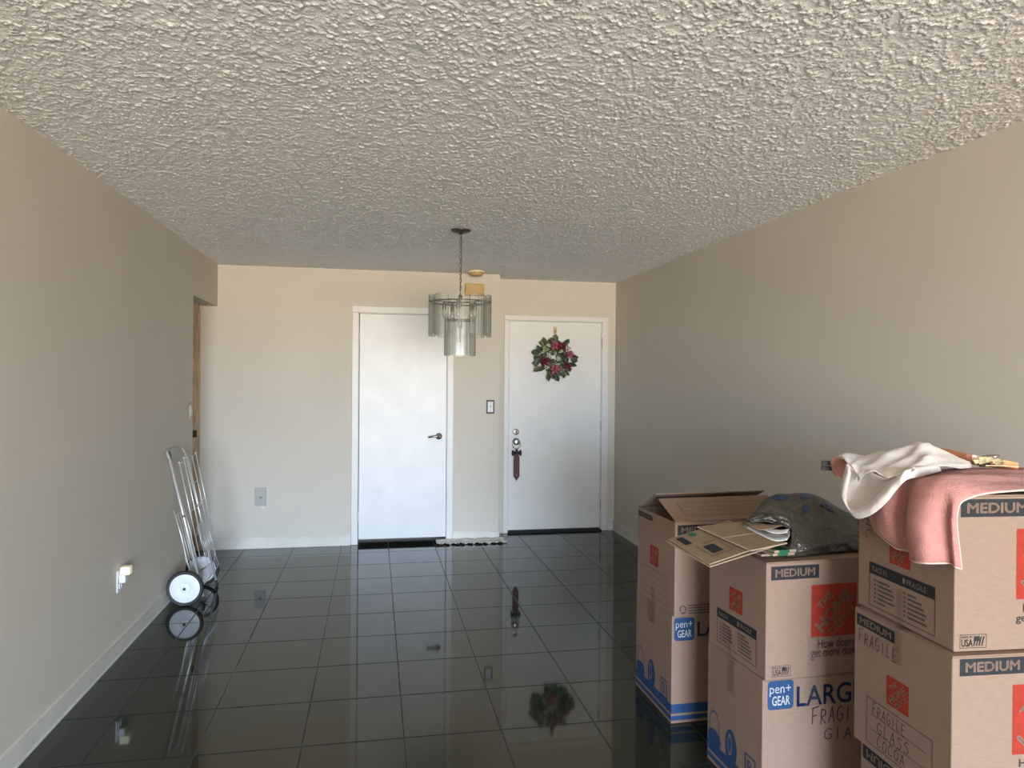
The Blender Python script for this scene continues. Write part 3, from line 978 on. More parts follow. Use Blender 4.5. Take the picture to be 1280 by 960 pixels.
# lowest sheet, resting on the box top
z0 = 0.8670
S0 = slab('flattened_carton', 'folded carton lying flat on the medium box, lowest of the cardboard sheets',
          [(1.330, 2.300, z0), (1.74, 2.330, z0), (1.72, 2.600, z0), (1.312, 2.570, z0)], 0.008, 'kraft2')
zt = [onz(887.3, 709.5, 0.878), onz(945, 691.0, 0.900), None, onz(832.5, 677, 0.906)]
F_, R_, L_ = zt[0], zt[1], zt[3]
e1 = (R_ - F_) * 1.45
e2 = (L_ - F_)
S1 = slab('flattened_carton', 'folded carton with dark label print, jutting out over the box edge',
          [F_, F_ + e1, F_ + e1 + e2 * 1.05, F_ + e2], 0.004, 'kraft2')
up = e1.cross(e2).normalized()
tl = slab('upper_panel', None, [F_ + up * 0.006 + e2 * 0.02 + e1 * 0.01, F_ + e1 + up * 0.012 + e2 * 0.02, F_ + e1 + e2 + up * 0.012, F_ + e2 * 0.97 + e1 * 0.03 + up * 0.007], 0.004, 'kraft2')
tl.parent = S1
on_slab(tl, 'dark_label', [[(0.06, 0.66), (0.16, 0.66), (0.16, 0.93), (0.06, 0.93)]], 'ink', tl)
on_slab(tl, 'address_print', [[(0.20, 0.22), (0.36, 0.22), (0.36, 0.48), (0.20, 0.48)]], 'ink', tl)
on_slab(tl, 'outline_print', [[(0.14, 0.16), (0.46, 0.16), (0.46, 0.175), (0.14, 0.175)], [(0.14, 0.16), (0.15, 0.16), (0.15, 0.56), (0.14, 0.56)], [(0.45, 0.16), (0.46, 0.16), (0.46, 0.50), (0.45, 0.50)], [(0.26, 0.55), (0.44, 0.55), (0.44, 0.57), (0.26, 0.57)]], 'line', tl)
on_slab(tl, 'green_stamp', [[(0.30 + 0.055 * math.cos(R(30 * k)), 0.90 + 0.07 * math.sin(R(30 * k))) for k in range(12)]], 'green', tl)
_pv = [Vector(x.co) for x in tl.data.vertices]
PN = (_pv[5] - _pv[4]).cross(_pv[7] - _pv[4]).normalized()
def onp(x, y, off):
    """pixel on a plane lying off metres above the labelled carton"""
    d = ray(x, y)
    return CAM + d * ((_pv[4] + PN * off - CAM).dot(PN) / d.dot(PN))
S2c = [onp(938.9, 689.4, 0.008), onp(984, 680, 0.008), onp(930, 653.5, 0.008), onp(871.7, 659.5, 0.008)]
S2 = slab('flattened_carton', 'creased brown carton sheet lying above the labelled one, beside the plastic bag', S2c, 0.005, 'kraft2')
on_slab(S2, 'brown_stamp', [[(0.16, 0.16), (0.40, 0.16), (0.40, 0.24), (0.16, 0.24)], [(0.16, 0.28), (0.34, 0.28), (0.34, 0.34), (0.16, 0.34)]], 'kraftin', S2)
_v = [Vector(x.co) for x in S2.data.vertices]
_p, _q = _v[4].lerp(_v[7], 0.5), _v[5].lerp(_v[6], 0.5)
_w, _n = (_v[7] - _v[4]).normalized() * 0.005, (_v[5] - _v[4]).cross(_v[7] - _v[4]).normalized() * 0.002
mesh_obj('crease', [_p - _w, _p + _n, _p + _w, _q - _w, _q + _n, _q + _w], [(0, 3, 4, 1), (1, 4, 5, 2), (0, 1, 2), (5, 4, 3)], 'kraft2', S2)
for k, zz in enumerate((0.8765, 0.8868)):
    st = thing('cardboard_strip', 'narrow corrugated strip wrapped in green tape, %s of the pair beside the plastic bag' % ('lower' if k == 0 else 'upper'), 'cardboard', (1.352 + 0.006 * k, 2.262, zz), R(5))
    MB().bbox(0, 0, 0, 0.088, 0.10, 0.0095, 0.001).build('strip', 'edge', st)
    MB().box(0.018, -0.0008, -0.0001, 0.060, 0.060, 0.0097).build('green_tape', 'green', st)

# ---- plastic bag with papers
def py_(x, y, Y):
    d = ray(x, y)
    return CAM + d * (Y / d.y)
cols = [
    [(936, 652, 2.52), (934, 649, 2.46), (933, 648, 2.40), (935, 650, 2.36), (937, 651, 2.35), (939, 652, 2.345)],
    [(955, 668, 2.60), (956, 640, 2.54), (960, 620.5, 2.44), (962, 637, 2.37), (964, 649, 2.345), (967, 654, 2.335)],
    [(985, 672, 2.64), (985, 640, 2.58), (987, 617, 2.46), (984, 640, 2.36), (988, 655, 2.325), (993, 667, 2.31)],
    [(1010, 676, 2.66), (1010, 640, 2.60), (1009, 616.5, 2.46), (1001, 650, 2.34), (992, 680, 2.285), (984, 696.0, 2.272)],
    [(1030, 676, 2.66), (1030, 645, 2.60), (1029, 623, 2.46), (1028, 652, 2.35), (1023, 680, 2.285), (1014, 693.0, 2.282)],
    [(1060, 676, 2.66), (1060, 655, 2.60), (1056, 639, 2.48), (1058, 661, 2.37), (1056, 676, 2.315), (1050, 689, 2.292)],
    [(1095, 678, 2.66), (1095, 660, 2.60), (1090, 651, 2.50), (1092, 664, 2.40), (1090, 675, 2.345), (1084, 685, 2.312)],
    [(1130, 682, 2.62), (1128, 674, 2.58), (1126, 668, 2.52), (1126, 671, 2.46), (1126, 675, 2.42), (1124, 679, 2.39)],
]
net = [[tuple(py_(*cols[c][r])) for c in range(len(cols))] for r in range(6)]
A = spline_grid(net, 7, 7)
nv, nu = A.shape[:2]
nzs = rng.random((nv, nu))
nzs = (nzs + np.roll(nzs, 1, 0) + np.roll(nzs, 1, 1) + np.roll(nzs, -1, 0)) / 4 - 0.5
A[1:-1, 1:-1, 1] += nzs[1:-1, 1:-1] * 0.022
A[:, :, 2] = np.maximum(A[:, :, 2], 0.8695)
bag = thing('plastic_bag', 'dark grey translucent plastic bag with papers in its open mouth, on the medium box', 'bag', (1.5, 2.45, 0.868))
gb = grid_obj('bag_film', A - np.array([1.5, 2.45, 0.868]), 'bag', bag, 0.0012)
def bag_at(i, j):
    i0, j0 = int(i), int(j)
    fi, fj = i - i0, j - j0
    p = (A[i0, j0] * (1 - fi) + A[i0 + 1, j0] * fi) * (1 - fj) + (A[i0, j0 + 1] * (1 - fi) + A[i0 + 1, j0 + 1] * fi) * fj
    return p + (np.array([0, 0, CAM_H]) - p) * 0.0022 - np.array([1.5, 2.45, 0.868])
for ci, cj, ri, rj in ((16.6, 11.2, 1.0, 3.0), (15.2, 20.2, 1.3, 1.9), (18.2, 22.0, 0.8, 1.6), (16.8, 29.5, 0.6, 2.4)):
    vs, fs = [bag_at(ci, cj)], []
    for k in (1, 2, 3):
        for q in range(16):
            wob_ = 1 + 0.18 * math.sin(3 * q + ci)
            vs.append(bag_at(ci + ri * k / 3 * wob_ * math.sin(R(22.5 * q)), cj + rj * k / 3 * wob_ * math.cos(R(22.5 * q))))
    for q in range(16):
        q2 = (q + 1) % 16
        fs.append((0, 1 + q, 1 + q2))
        for k in (0, 1):
            fs.append((1 + 16 * k + q, 17 + 16 * k + q, 17 + 16 * k + q2, 1 + 16 * k + q2))
    mesh_obj('blue_print', vs, fs, 'bagblue', bag, True)

def sheet(name, label, pix, off, material, cat='paper', thick=0.0010):
    """bent sheet in the bag mouth: near edge and far edge pixels on a plane above the cardboard"""
    lo = [onp(x, y, off) for x, y in pix[0]]
    hi = [onp(x, y, off) for x, y in pix[1]]
    md = [(a + b) / 2 + PN * 0.0008 for a, b in zip(lo, hi)]
    o = grid_obj(name, spline_grid([lo, md, hi], 4, 4), material, None, thick)
    return tag(o, label, cat)
sheet('paper_sheet', 'white-edged sheet lowest in the bag mouth, on the creased cardboard', ([(929, 657.5), (949, 668), (968, 676), (984, 675)], [(938, 654), (955, 661), (974, 668), (988, 668)]), 0.0160, 'paper')
sheet('leaflet', 'dark printed leaflet between white sheets in the bag mouth', ([(932, 657), (952, 666.5), (970, 673.3), (985, 672)], [(942, 652), (958, 657), (974, 662), (988, 664)]), 0.0210, 'darkpaper')
sheet('paper_sheet', 'white sheet right under the envelope in the bag mouth', ([(943, 657), (966, 666.5), (984, 666)], [(946, 655.5), (970, 662), (987, 661)]), 0.0270, 'paper')
sheet('envelope', 'brown paper envelope topmost in the mouth of the plastic bag', ([(928.5, 651.5), (951, 662.5), (984, 656)], [(937, 650.2), (958, 655), (978, 656)]), 0.0340, 'kraft2', 'envelope')

# ================================================================== ON THE RIGHT STACK
fr3 = Face(C3, 'L')
def c3(x, y, axis, val):
    """pixel on a plane x = val or y = val of the top box's own frame, in world metres"""
    d = ray(x, y)
    n = fr3.ex if axis == 'x' else fr3.ey
    t = (val - (CAM - fr3.o).dot(n)) / d.dot(n)
    return tuple(CAM + d * t)
def l3(x, y, z):
    return tuple(fr3.o + fr3.ex * x + fr3.ey * y + Vector((0, 0, z)))
TP = 0.399
# wooden hangers lying across the box
def hanger(label, a, b, dark, hook_at, hook_dir, thick=0.0065, block=False, bow=0.035):
    a, b = Vector(l3(*a)), Vector(l3(*b))
    o = thing('wooden_hanger', label, 'hanger', tuple(a), 0)
    d = b - a
    s = d.normalized().cross(Vector((0, 0, 1))).normalized()
    m_ = MB()
    ring = []
    n = 14
    for k in range(n + 1):
        t = k / n
        c = d * t + s * (bow * math.sin(math.pi * t))
        hw, hh = 0.013 - 0.004 * abs(2 * t - 1), thick
        ring += [c + s * hw + Vector((0, 0, -hh)), c + s * hw + Vector((0, 0, hh)), c - s * hw + Vector((0, 0, hh)), c - s * hw + Vector((0, 0, -hh))]
    fs = [(4 * k + i, 4 * k + (i + 1) % 4, 4 * k + 4 + (i + 1) % 4, 4 * k + 4 + i) for k in range(n) for i in range(4)]
    fs += [(3, 2, 1, 0), (4 * n, 4 * n + 1, 4 * n + 2, 4 * n + 3)]
    m_.add(ring, fs)
    m_.build('shoulder_bar', 'hangerdark' if dark else 'hanger', o)
    if block:
        e = d.normalized()
        c = d
        q = [c + e * i + s * j + Vector((0, 0, k)) for i in (-0.012, 0.03) for j in (-0.017, 0.017) for k in (-0.009, 0.011)]
        mesh_obj('end_block', q, [(0, 1, 3, 2), (4, 6, 7, 5), (0, 4, 5, 1), (2, 3, 7, 6), (0, 2, 6, 4), (1, 5, 7, 3)], 'orange', o)
    if hook_at is not None:
        h0 = d * hook_at + s * (bow * math.sin(math.pi * hook_at))
        hd = Vector(hook_dir)
        pts = [h0, h0 + hd * 0.05]
        cc = h0 + hd * 0.05 + s * 0.022
        for k in range(9):
            an = R(180 - 26 * k)
            pts.append(cc + s * 0.022 * math.cos(an) + hd * 0.022 * math.sin(an) * 1.1)
        MB().tube(pts, 0.0018, 6).build('hook', 'chrome', o, True)
    return o
def w3(p):
    d = Vector(p) - fr3.o
    return (d.dot(fr3.ex), d.dot(fr3.ey), d.z)
hanger('dark wooden hanger whose end pokes out past the pink towel, the upper one', w3(c3(1027.5, 578.5, 'y', 0.450)), (0.10, 0.385, 0.426), True, None, None, bow=0.0)
hanger('dark wooden hanger whose end pokes out past the pink towel, the lower one', w3(c3(1027, 585.0, 'y', 0.450)), (0.10, 0.380, 0.409), True, None, None, bow=0.0)
hanger('red-brown wooden hanger with orange end block and wire hook, behind the white shirt', w3(c3(1172, 563, 'y', 0.385)), w3(c3(1256, 579.5, 'y', 0.320)), False, 0.45, (0.70, -0.45, 0.16), 0.0095, True)
hanger('red-brown wooden hanger lying behind the orange-ended hanger', w3(c3(1185, 573, 'y', 0.47)), w3(c3(1285, 588, 'y', 0.40)), False, 0.42, (0.8, -0.1, 0.10))

# pink towel
TN = [  # columns of (v0..v5) in box frame: far right on top -> over the left edge -> hem
    [(0.54, 0.31, 0.408), (0.30, 0.33, 0.410), (0.10, 0.350, 0.410), (-0.03, 0.388, 0.438), (-0.083, 0.418, 0.447), (-0.078, 0.414, 0.398)],
    [(0.54, 0.285, 0.408), (0.30, 0.305, 0.424), (0.11, 0.325, 0.412), (-0.015, 0.350, 0.424), (-0.030, 0.362, 0.400), (-0.030, 0.356, 0.360)],
    [(0.54, 0.26, 0.410), (0.30, 0.28, 0.430), (0.12, 0.30, 0.418), (-0.01, 0.305, 0.414), (-0.030, 0.297, 0.335), (-0.026, 0.289, 0.258)],
    [(0.54, 0.23, 0.416), (0.30, 0.24, 0.432), (0.12, 0.26, 0.422), (-0.012, 0.255, 0.413), (-0.050, 0.238, 0.335), (-0.045, 0.236, 0.250)],
    [(0.54, 0.20, 0.426), (0.30, 0.20, 0.434), (0.12, 0.21, 0.420), (-0.010, 0.200, 0.409), (-0.052, 0.192, 0.335), (-0.034, 0.180, 0.224)],
    [(0.54, 0.17, 0.420), (0.30, 0.165, 0.430), (0.12, 0.17, 0.416), (-0.006, 0.162, 0.408), (-0.006, 0.164, 0.335), (-0.012, 0.154, 0.220)],
    [(0.54, 0.14, 0.413), (0.30, 0.13, 0.430), (0.12, 0.13, 0.430), (-0.014, 0.105, 0.420), (-0.056, 0.102, 0.330), (-0.056, 0.086, 0.214)],
    [(0.54, 0.10, 0.411), (0.30, 0.09, 0.424), (0.12, 0.085, 0.437), (-0.016, 0.050, 0.428), (-0.060, 0.040, 0.330), (-0.062, 0.024, 0.222)],
    [(0.54, 0.06, 0.410), (0.30, 0.055, 0.416), (0.14, 0.045, 0.424), (-0.004, 0.012, 0.420), (-0.018, 0.006, 0.345), (-0.012, 0.002, 0.226)],
    [(0.54, 0.02, 0.408), (0.30, 0.02, 0.413), (0.15, 0.012, 0.418), (0.012, -0.010, 0.406), (-0.024, -0.020, 0.352), (-0.018, -0.024, 0.224)],
    [(0.54, -0.008, 0.407), (0.30, -0.014, 0.411), (0.150, -0.016, 0.411), (0.028, -0.017, 0.396), (-0.011, -0.018, 0.355), (0.004, -0.017, 0.216)],
]
net = [[l3(*p) for p in row] for row in TN]
A = spline_grid(net, 8, 6)
tow = thing('pink_towel', 'pink terry towel draped over the corner of the topmost box', 'towel', l3(0.1, 0.15, TP))
off = np.array(tow.location)
a_ = rng.random(A.shape[:2])
a_ = (a_ + np.roll(a_, 1, 0) + np.roll(a_, 1, 1) + np.roll(a_, 2, 1)) / 4 - 0.5
A[1:-1, 1:-1, 2] += a_[1:-1, 1:-1] * 0.003
grid_obj('terry_cloth', A - off, 'towel', tow, 0.0045)
hem = [Vector(p - off) for p in A[-1]]
MB().tube(hem, 0.0030, 6).build('hem', 'towelhem', tow, True)
hem = [Vector(p - off) for p in A[:, -1]]
MB().tube(hem, 0.0028, 6).build('hem', 'towelhem', tow, True)

# white shirt: top sheet, pouch and hem band
sh = thing('white_shirt', 'white cotton shirt crumpled on the pink towel with its hem hanging open', 'shirt', l3(0.05, 0.28, TP + 0.05))
off = np.array(sh.location)
def grid(name, net, su, sv, parent, mat_='shirt', thick=0.0022, wob=0.0):
    A = spline_grid(net, su, sv)
    if wob:
        q = rng.random(A.shape[:2])
        q = (q + np.roll(q, 1, 0) + np.roll(q, 1, 1) + np.roll(q, -1, 1)) / 4 - 0.5
        A[:, :, 2] += q * wob
        ii, jj = np.meshgrid(np.arange(A.shape[0]), np.arange(A.shape[1]), indexing='ij')
        A[:, :, 2] += wob * 0.55 * np.sin(jj * 0.55 + ii * 0.45) * np.sin(ii * 0.5 + 0.4)
    return grid_obj(name, A - off, mat_, parent, thick), A
top = [
    [l3(-0.085, 0.385, 0.460), l3(-0.02, 0.43, 0.464), l3(0.07, 0.43, 0.450), l3(0.13, 0.43, 0.450), l3(0.19, 0.42, 0.445), l3(0.23, 0.36, 0.440), l3(0.262, 0.27, 0.436)],
    [c3(1059, 579, 'x', -0.100), c3(1077, 573.5, 'y', 0.34), c3(1100, 566, 'y', 0.34), c3(1130, 558, 'y', 0.34), c3(1151, 553.5, 'y', 0.34), c3(1173, 560, 'y', 0.33), c3(1212, 579.5, 'y', 0.255)],
    [c3(1066, 586, 'x', -0.100), c3(1080, 580, 'y', 0.28), c3(1102, 577, 'y', 0.27), c3(1131, 570, 'y', 0.27), c3(1153, 564, 'y', 0.27), c3(1177, 569, 'y', 0.28), c3(1213, 581, 'y', 0.245)],
    [c3(1071, 595, 'x', -0.098), c3(1086, 587, 'y', 0.235), c3(1108, 587, 'y', 0.22), c3(1135, 579, 'y', 0.215), c3(1157, 574, 'y', 0.215), c3(1180, 576, 'y', 0.23), c3(1214, 583, 'y', 0.24)],
    [c3(1073, 600, 'x', -0.094), c3(1092, 589, 'y', 0.205), c3(1115, 597.5, 'y', 0.18), c3(1137, 587, 'y', 0.175), c3(1160, 584, 'y', 0.18), c3(1184, 583, 'y', 0.205), c3(1214, 585, 'y', 0.235)],
]
grid('shirt_body', top, 6, 5, sh, wob=0.009)
pouch = [
    [c3(1060, 580, 'x', -0.102), c3(1071, 590, 'x', -0.094), c3(1079, 586, 'x', -0.082), c3(1094, 592, 'x', -0.078), c3(1110, 598, 'x', -0.070), c3(1126, 592, 'x', -0.050), c3(1143, 584, 'x', -0.030)],
    [c3(1054, 600, 'x', -0.104), c3(1066, 610, 'x', -0.082), c3(1077, 606, 'x', -0.070), c3(1092, 606, 'x', -0.068), c3(1104, 604, 'x', -0.066), c3(1124, 594, 'x', -0.052), c3(1143, 586, 'x', -0.032)],
    [c3(1051.5, 617, 'x', -0.106), c3(1059, 626, 'x', -0.088), c3(1074, 624, 'x', -0.076), c3(1090, 616, 'x', -0.070), c3(1104, 608, 'x', -0.070), c3(1127, 595, 'x', -0.056), c3(1144, 588, 'x', -0.036)],
    [c3(1056, 629, 'x', -0.108), c3(1063, 637, 'x', -0.102), c3(1083, 630, 'x', -0.092), c3(1096, 620, 'x', -0.084), c3(1107, 609, 'x', -0.078), c3(1128, 595, 'x', -0.064), c3(1145, 588, 'x', -0.042)],
]
grid('inner_fold', pouch, 6, 5, sh, wob=0.003)
band = [
    [c3(1058.5, 580, 'x', -0.106), c3(1051.0, 612, 'x', -0.110), c3(1057, 630, 'x', -0.112), c3(1066, 637, 'x', -0.110), c3(1084, 630, 'x', -0.103), c3(1099, 616, 'x', -0.094), c3(1116, 601, 'x', -0.082), c3(1133, 588, 'x', -0.066), c3(1150, 584, 'y', 0.165), c3(1172, 581, 'y', 0.19)],
    [c3(1061.5, 585, 'x', -0.110), c3(1053.5, 617, 'x', -0.115), c3(1059, 634, 'x', -0.118), c3(1069, 642, 'x', -0.117), c3(1088, 635, 'x', -0.110), c3(1104, 621, 'x', -0.100), c3(1118, 606, 'x', -0.087), c3(1133, 592, 'x', -0.070), c3(1151, 588, 'y', 0.158), c3(1174, 584, 'y', 0.185)],
    [c3(1063, 590, 'x', -0.106), c3(1057, 620, 'x', -0.112), c3(1062, 639, 'x', -0.114), c3(1072.5, 647.5, 'x', -0.114), c3(1090, 642, 'x', -0.107), c3(1107, 628, 'x', -0.096), c3(1119, 613, 'x', -0.084), c3(1133, 599, 'x', -0.068), c3(1152, 595, 'y', 0.165), c3(1176, 588, 'y', 0.192)],
]
o_, A_ = grid('hem_band', band, 7, 5, sh, thick=0.004)
MB().tube([Vector(p - off) for p in A_[-1]], 0.0022, 6).build('hem_stitching', 'shirt', sh, True)

# dried flower sprig and small dark clip on the towel
sp = thing('dried_sprig', 'small sprig of dried straw-coloured flowers on the pink towel', 'dried flowers', l3(0.262, 0.208, 0.443))
MB().tube([(0, 0, 0.004), (0.05, -0.010, 0.004), (0.10, -0.012, 0.0)], 0.0015, 6).build('stem', 'dried', sp)
for k in range(9):
    a = rng.random(3)
    c = Vector((-0.035 + 0.010 * k, -0.012 + 0.02 * a[0], 0.004 + 0.012 * a[1]))
    d = Vector((0.012, 0.0, 0.010)) * (0.6 + a[2])
    s = Vector((-0.004, 0.012, 0.004))
    mesh_obj('petal', [c, c + d * 0.5 + s, c + d, c + d * 0.5 - s + Vector((0, 0, 0.004))], [(0, 1, 2), (0, 2, 3)], 'dried', sp)
pn = thing('clothes_clip', 'small dark metal clip at the tip of the white shirt', 'clip', l3(0.268, 0.235, 0.446))
MB().bbox(0, -0.006, -0.006, 0.030, 0.006, 0.006, 0.002).build('jaw', 'bronze', pn)
MB().tube([(0.030, 0, 0.002), (0.075, -0.004, 0.006)], 0.0016, 6).build('wire', 'chrome', pn)

# ================================================================== SHOPPING CART
ct = thing('folding_cart', 'folded chrome wire shopping cart with white disc wheels leaning on the left wall', 'cart', (-1.10, 5.19, 0))
O = Vector((-1.10, 5.19, 0))
P0, Up = Vector((-1.087, 5.0, 0.012)), Vector((-0.203, -0.055, 0.935))
Ac = Vector((0.0, 0.385, 0.0))
Nn = Vector((0.976, 0, 0.212))
def CP(s, t, n=0.0):
    return P0 + Up * s + Ac * t + Nn * n - O
for t in (0, 1):
    r_ = MB().tube([CP(0.02, t), CP(1.0, t)], 0.0080, 8).build('side_rail', 'wire', ct, True)
    MB().tube([CP(-0.008, t), CP(0.035, t)], 0.0095, 8).build('rubber_foot', 'rubber', r_, True)
    MB().tube([CP(0.60, t), CP(0.615, t)], 0.0095, 8).build('collar', 'steel', r_, True)
hp = [CP(1.0, 0), CP(1.03, 0.005, -0.004), CP(1.055, 0.05, -0.012), CP(1.062, 0.2, -0.016), CP(1.062, 0.8, -0.016), CP(1.055, 0.95, -0.012), CP(1.03, 0.995, -0.004), CP(1.0, 1)]
MB().tube(hp, 0.0085, 10).build('handle', 'greyplate', ct, True)
q = [CP(1.0, 0.30, -0.012), CP(1.0, 0.72, -0.012), CP(1.06, 0.72, -0.012), CP(1.06, 0.30, -0.012)]
mesh_obj('handle_plate', q + [p + Nn * 0.003 for p in q], [(0, 1, 2, 3), (7, 6, 5, 4), (0, 4, 5, 1), (1, 5, 6, 2), (2, 6, 7, 3), (3, 7, 4, 0)], 'greyplate', ct)
MB().tube([Vector((-1.195, 4.93, 0.115)) - O, Vector((-1.195, 5.45, 0.115)) - O], 0.006, 8).build('axle', 'steel', ct, True)
for t in (0, 1):
    MB().tube([CP(0.16, t), Vector((-1.195, P0.y + Ac.y * t, 0.115)) - O], 0.005, 6).build('axle_bracket', 'wire', ct, True)
MB().tube([CP(0.10, 0), CP(0.10, 1)], 0.004, 6).build('cross_bar', 'wire', ct, True)
# folded basket: front, back and floor panels of wire
def wire_panel(s0, s1, t0, t1, n0, n1, nvert, nhor, knobs=False):
    b = MB()
    for k in range(nvert):
        t = t0 + (t1 - t0) * k / (nvert - 1)
        rr = 0.0036 if k in (0, nvert - 1) else 0.0021
        b.tube([CP(s0, t, n0), CP(s1, t, n1)], rr, 6)
    for k in range(nhor):
        f_ = k / (nhor - 1)
        s, n = s0 + (s1 - s0) * f_, n0 + (n1 - n0) * f_
        b.tube([CP(s, t0, n), CP(s, t1, n)], 0.0021, 6)
    if knobs:
        for t in (t0, t1):
            b.tube([CP(s1, t, n1), CP(s1 + 0.012, t, n1)], 0.0075, 8)
    return b.build('wire_panel', 'wire', ct, True)
wire_panel(0.28, 0.96, 0.12, 1.0, 0.025, 0.040, 4, 5, True)
wire_panel(0.32, 0.985, 0.10, 0.92, 0.060, 0.075, 4, 3, True)
wire_panel(0.10, 0.62, 0.04, 0.60, -0.045, -0.050, 5, 4)
wire_panel(0.14, 0.50, 0.30, 0.95, 0.045, 0.035, 7, 3)
for t in (0.02, 0.58):
    MB().tube([CP(0.12, t, -0.03), CP(0.30, t + 0.03, -0.055), CP(0.45, t - 0.02, -0.040), CP(0.66, t, -0.052)], 0.003, 6).build('folding_strut', 'wire', ct, True)
MB().tube([CP(0.26 + 0.055 * math.sin(R(a)), 0.62 + 0.22 * math.cos(R(a)), 0.05) for a in range(0, 360, 20)], 0.0024, 6, closed=True).build('wire_loop', 'wire', ct, True)
for y in (4.953, 5.428):
    wc = Vector((-1.195, y, 0.1145)) - O
    tire = MB().lathe([(0.0925, -0.012), (0.108, -0.013), (0.1135, -0.006), (0.1135, 0.006), (0.108, 0.013), (0.0925, 0.012), (0.0925, -0.012)], 36, 'Y', wc, caps=False)
    ty = smooth_by_angle(tire.build('wheel', 'rubber', ct), 50)
    ds = MB().lathe([(0.0930, -0.008), (0.0930, 0.007), (0.086, 0.009), (0.040, 0.013), (0.032, 0.010), (0.031, 0.013), (0.012, 0.016)], 36, 'Y', wc)
    smooth_by_angle(ds.build('disc', 'plastic', ty), 50)
    smooth_by_angle(MB().lathe([(0.009, 0.016), (0.009, 0.022), (0.004, 0.024)], 12, 'Y', wc).build('hub_cap', 'bronze', ty))

# ================================================================== CHANDELIER
CHX, CHY = 0.541, 4.652
ch = thing('chandelier', 'glass panel chandelier hanging on a chain from the ceiling', 'chandelier', (CHX, CHY, 1.63))
zo = 1.63
smooth_by_angle(MB().lathe([(0.010, 2.418 - zo), (0.014, 2.424 - zo), (0.046, 2.432 - zo), (0.064, 2.440 - zo), (0.065, 2.4465 - zo)], 28).build('ceiling_canopy', 'bronze', ch))
nl = 15
for k in range(nl):
    z = 2.405 - zo - (2.405 - 2.033) * (k + 0.5) / nl
    pts = []
    for a in range(0, 360, 30):
        x, zz = 0.0075 * math.cos(R(a)), 0.0165 * math.sin(R(a))
        pts.append((x if k % 2 else 0, 0 if k % 2 else x, z + zz))
    MB().tube(pts, 0.0018, 6, closed=True).build('chain_link', 'darksteel', ch, True)
MB().tube([(0.004, 0.003, 2.41 - zo), (0.006, -0.002, 2.25 - zo), (0.003, 0.004, 2.1 - zo), (0, 0, 2.02 - zo)], 0.0018, 6).build('cord', 'bronze', ch)
st = MB().lathe([(0.004, 2.035 - zo), (0.008, 2.03 - zo), (0.016, 2.015 - zo), (0.008, 2.0 - zo), (0.006, 1.86 - zo), (0.018, 1.85 - zo), (0.014, 1.82 - zo), (0.006, 1.80 - zo), (0.005, 1.72 - zo)][::-1], 16)
smooth_by_angle(st.build('stem', 'darksteel', ch))
def ring(name, rad, z, rr):
    return MB().tube([(rad * math.cos(R(a)), rad * math.sin(R(a)), z) for a in range(0, 360, 10)], rr, 8, closed=True).build(name, 'darksteel', ch, True)
ring('upper_ring', 0.188, 1.978 - zo, 0.0045)
ring('lower_ring', 0.086, 1.862 - zo, 0.004)
for k in range(6):
    a = R(60 * k + 15)
    MB().tube([(0.006 * math.cos(a), 0.006 * math.sin(a), 1.978 - zo), (0.186 * math.cos(a), 0.186 * math.sin(a), 1.978 - zo)], 0.003, 6).build('spoke', 'darksteel', ch, True)
for k in range(4):
    a = R(90 * k + 30)
    MB().tube([(0.006 * math.cos(a), 0.006 * math.sin(a), 1.862 - zo), (0.085 * math.cos(a), 0.085 * math.sin(a), 1.862 - zo)], 0.003, 6).build('spoke', 'darksteel', ch, True)
for k in range(5):
    a = R(72 * k + 40)
    c = (0.105 * math.cos(a), 0.105 * math.sin(a), 0)
    sk = smooth_by_angle(MB().lathe([(0.012, 1.925 - zo), (0.013, 1.955 - zo), (0.008, 1.982 - zo)], 12, 'Z', c).build('socket', 'darksteel', ch))
    smooth_by_angle(MB().lathe([(0.002, 1.868 - zo), (0.008, 1.875 - zo), (0.0135, 1.895 - zo), (0.010, 1.918 - zo), (0.007, 1.926 - zo)], 12, 'Z', c).build('bulb', 'bulb', sk))
def glass_panel_mesh(w, h, curve, t=0.006):
    """slightly bowed slab with clipped scallop corners at the foot and a ribbed face"""
    n = 10
    vs, fs, mi = [], [], []
    def foot(x):
        e = abs(2 * x - 1)
        return 0.0 if e < 0.72 else 0.016 * ((e - 0.72) / 0.28) ** 1.5
    for side in (0, 1):
        for j in range(n + 1):
            x = j / n
            yb = -curve * (1 - (2 * x - 1) ** 2) + (t if side else 0) + (0.0012 if j % 2 else 0) * (1 if side == 0 else -1)
            for z in (foot(x), h * 0.5, h - foot(x) * 0.6):
                vs.append(((x - 0.5) * w, yb, z))
    def I(s, j, k):
        return s * (n + 1) * 3 + j * 3 + k
    for j in range(n):
        for k in (0, 1):
            fs.append((I(0, j, k), I(0, j + 1, k), I(0, j + 1, k + 1), I(0, j, k + 1))); mi.append(0)
            fs.append((I(1, j, k), I(1, j, k + 1), I(1, j + 1, k + 1), I(1, j + 1, k))); mi.append(0)
        fs.append((I(0, j, 0), I(1, j, 0), I(1, j + 1, 0), I(0, j + 1, 0))); mi.append(1)
        fs.append((I(0, j, 2), I(0, j + 1, 2), I(1, j + 1, 2), I(1, j, 2))); mi.append(1)
    for j in (0, n):
        for k in (0, 1):
            fs.append((I(0, j, k), I(0, j, k + 1), I(1, j, k + 1), I(1, j, k))); mi.append(1)
    me = bpy.data.meshes.new('glass_panel')
    me.from_pydata(vs, [], fs)
    me.materials.append(M['pane']); me.materials.append(M['paneedge'])
    for p, q in zip(me.polygons, mi):
        p.material_index = q
    return me
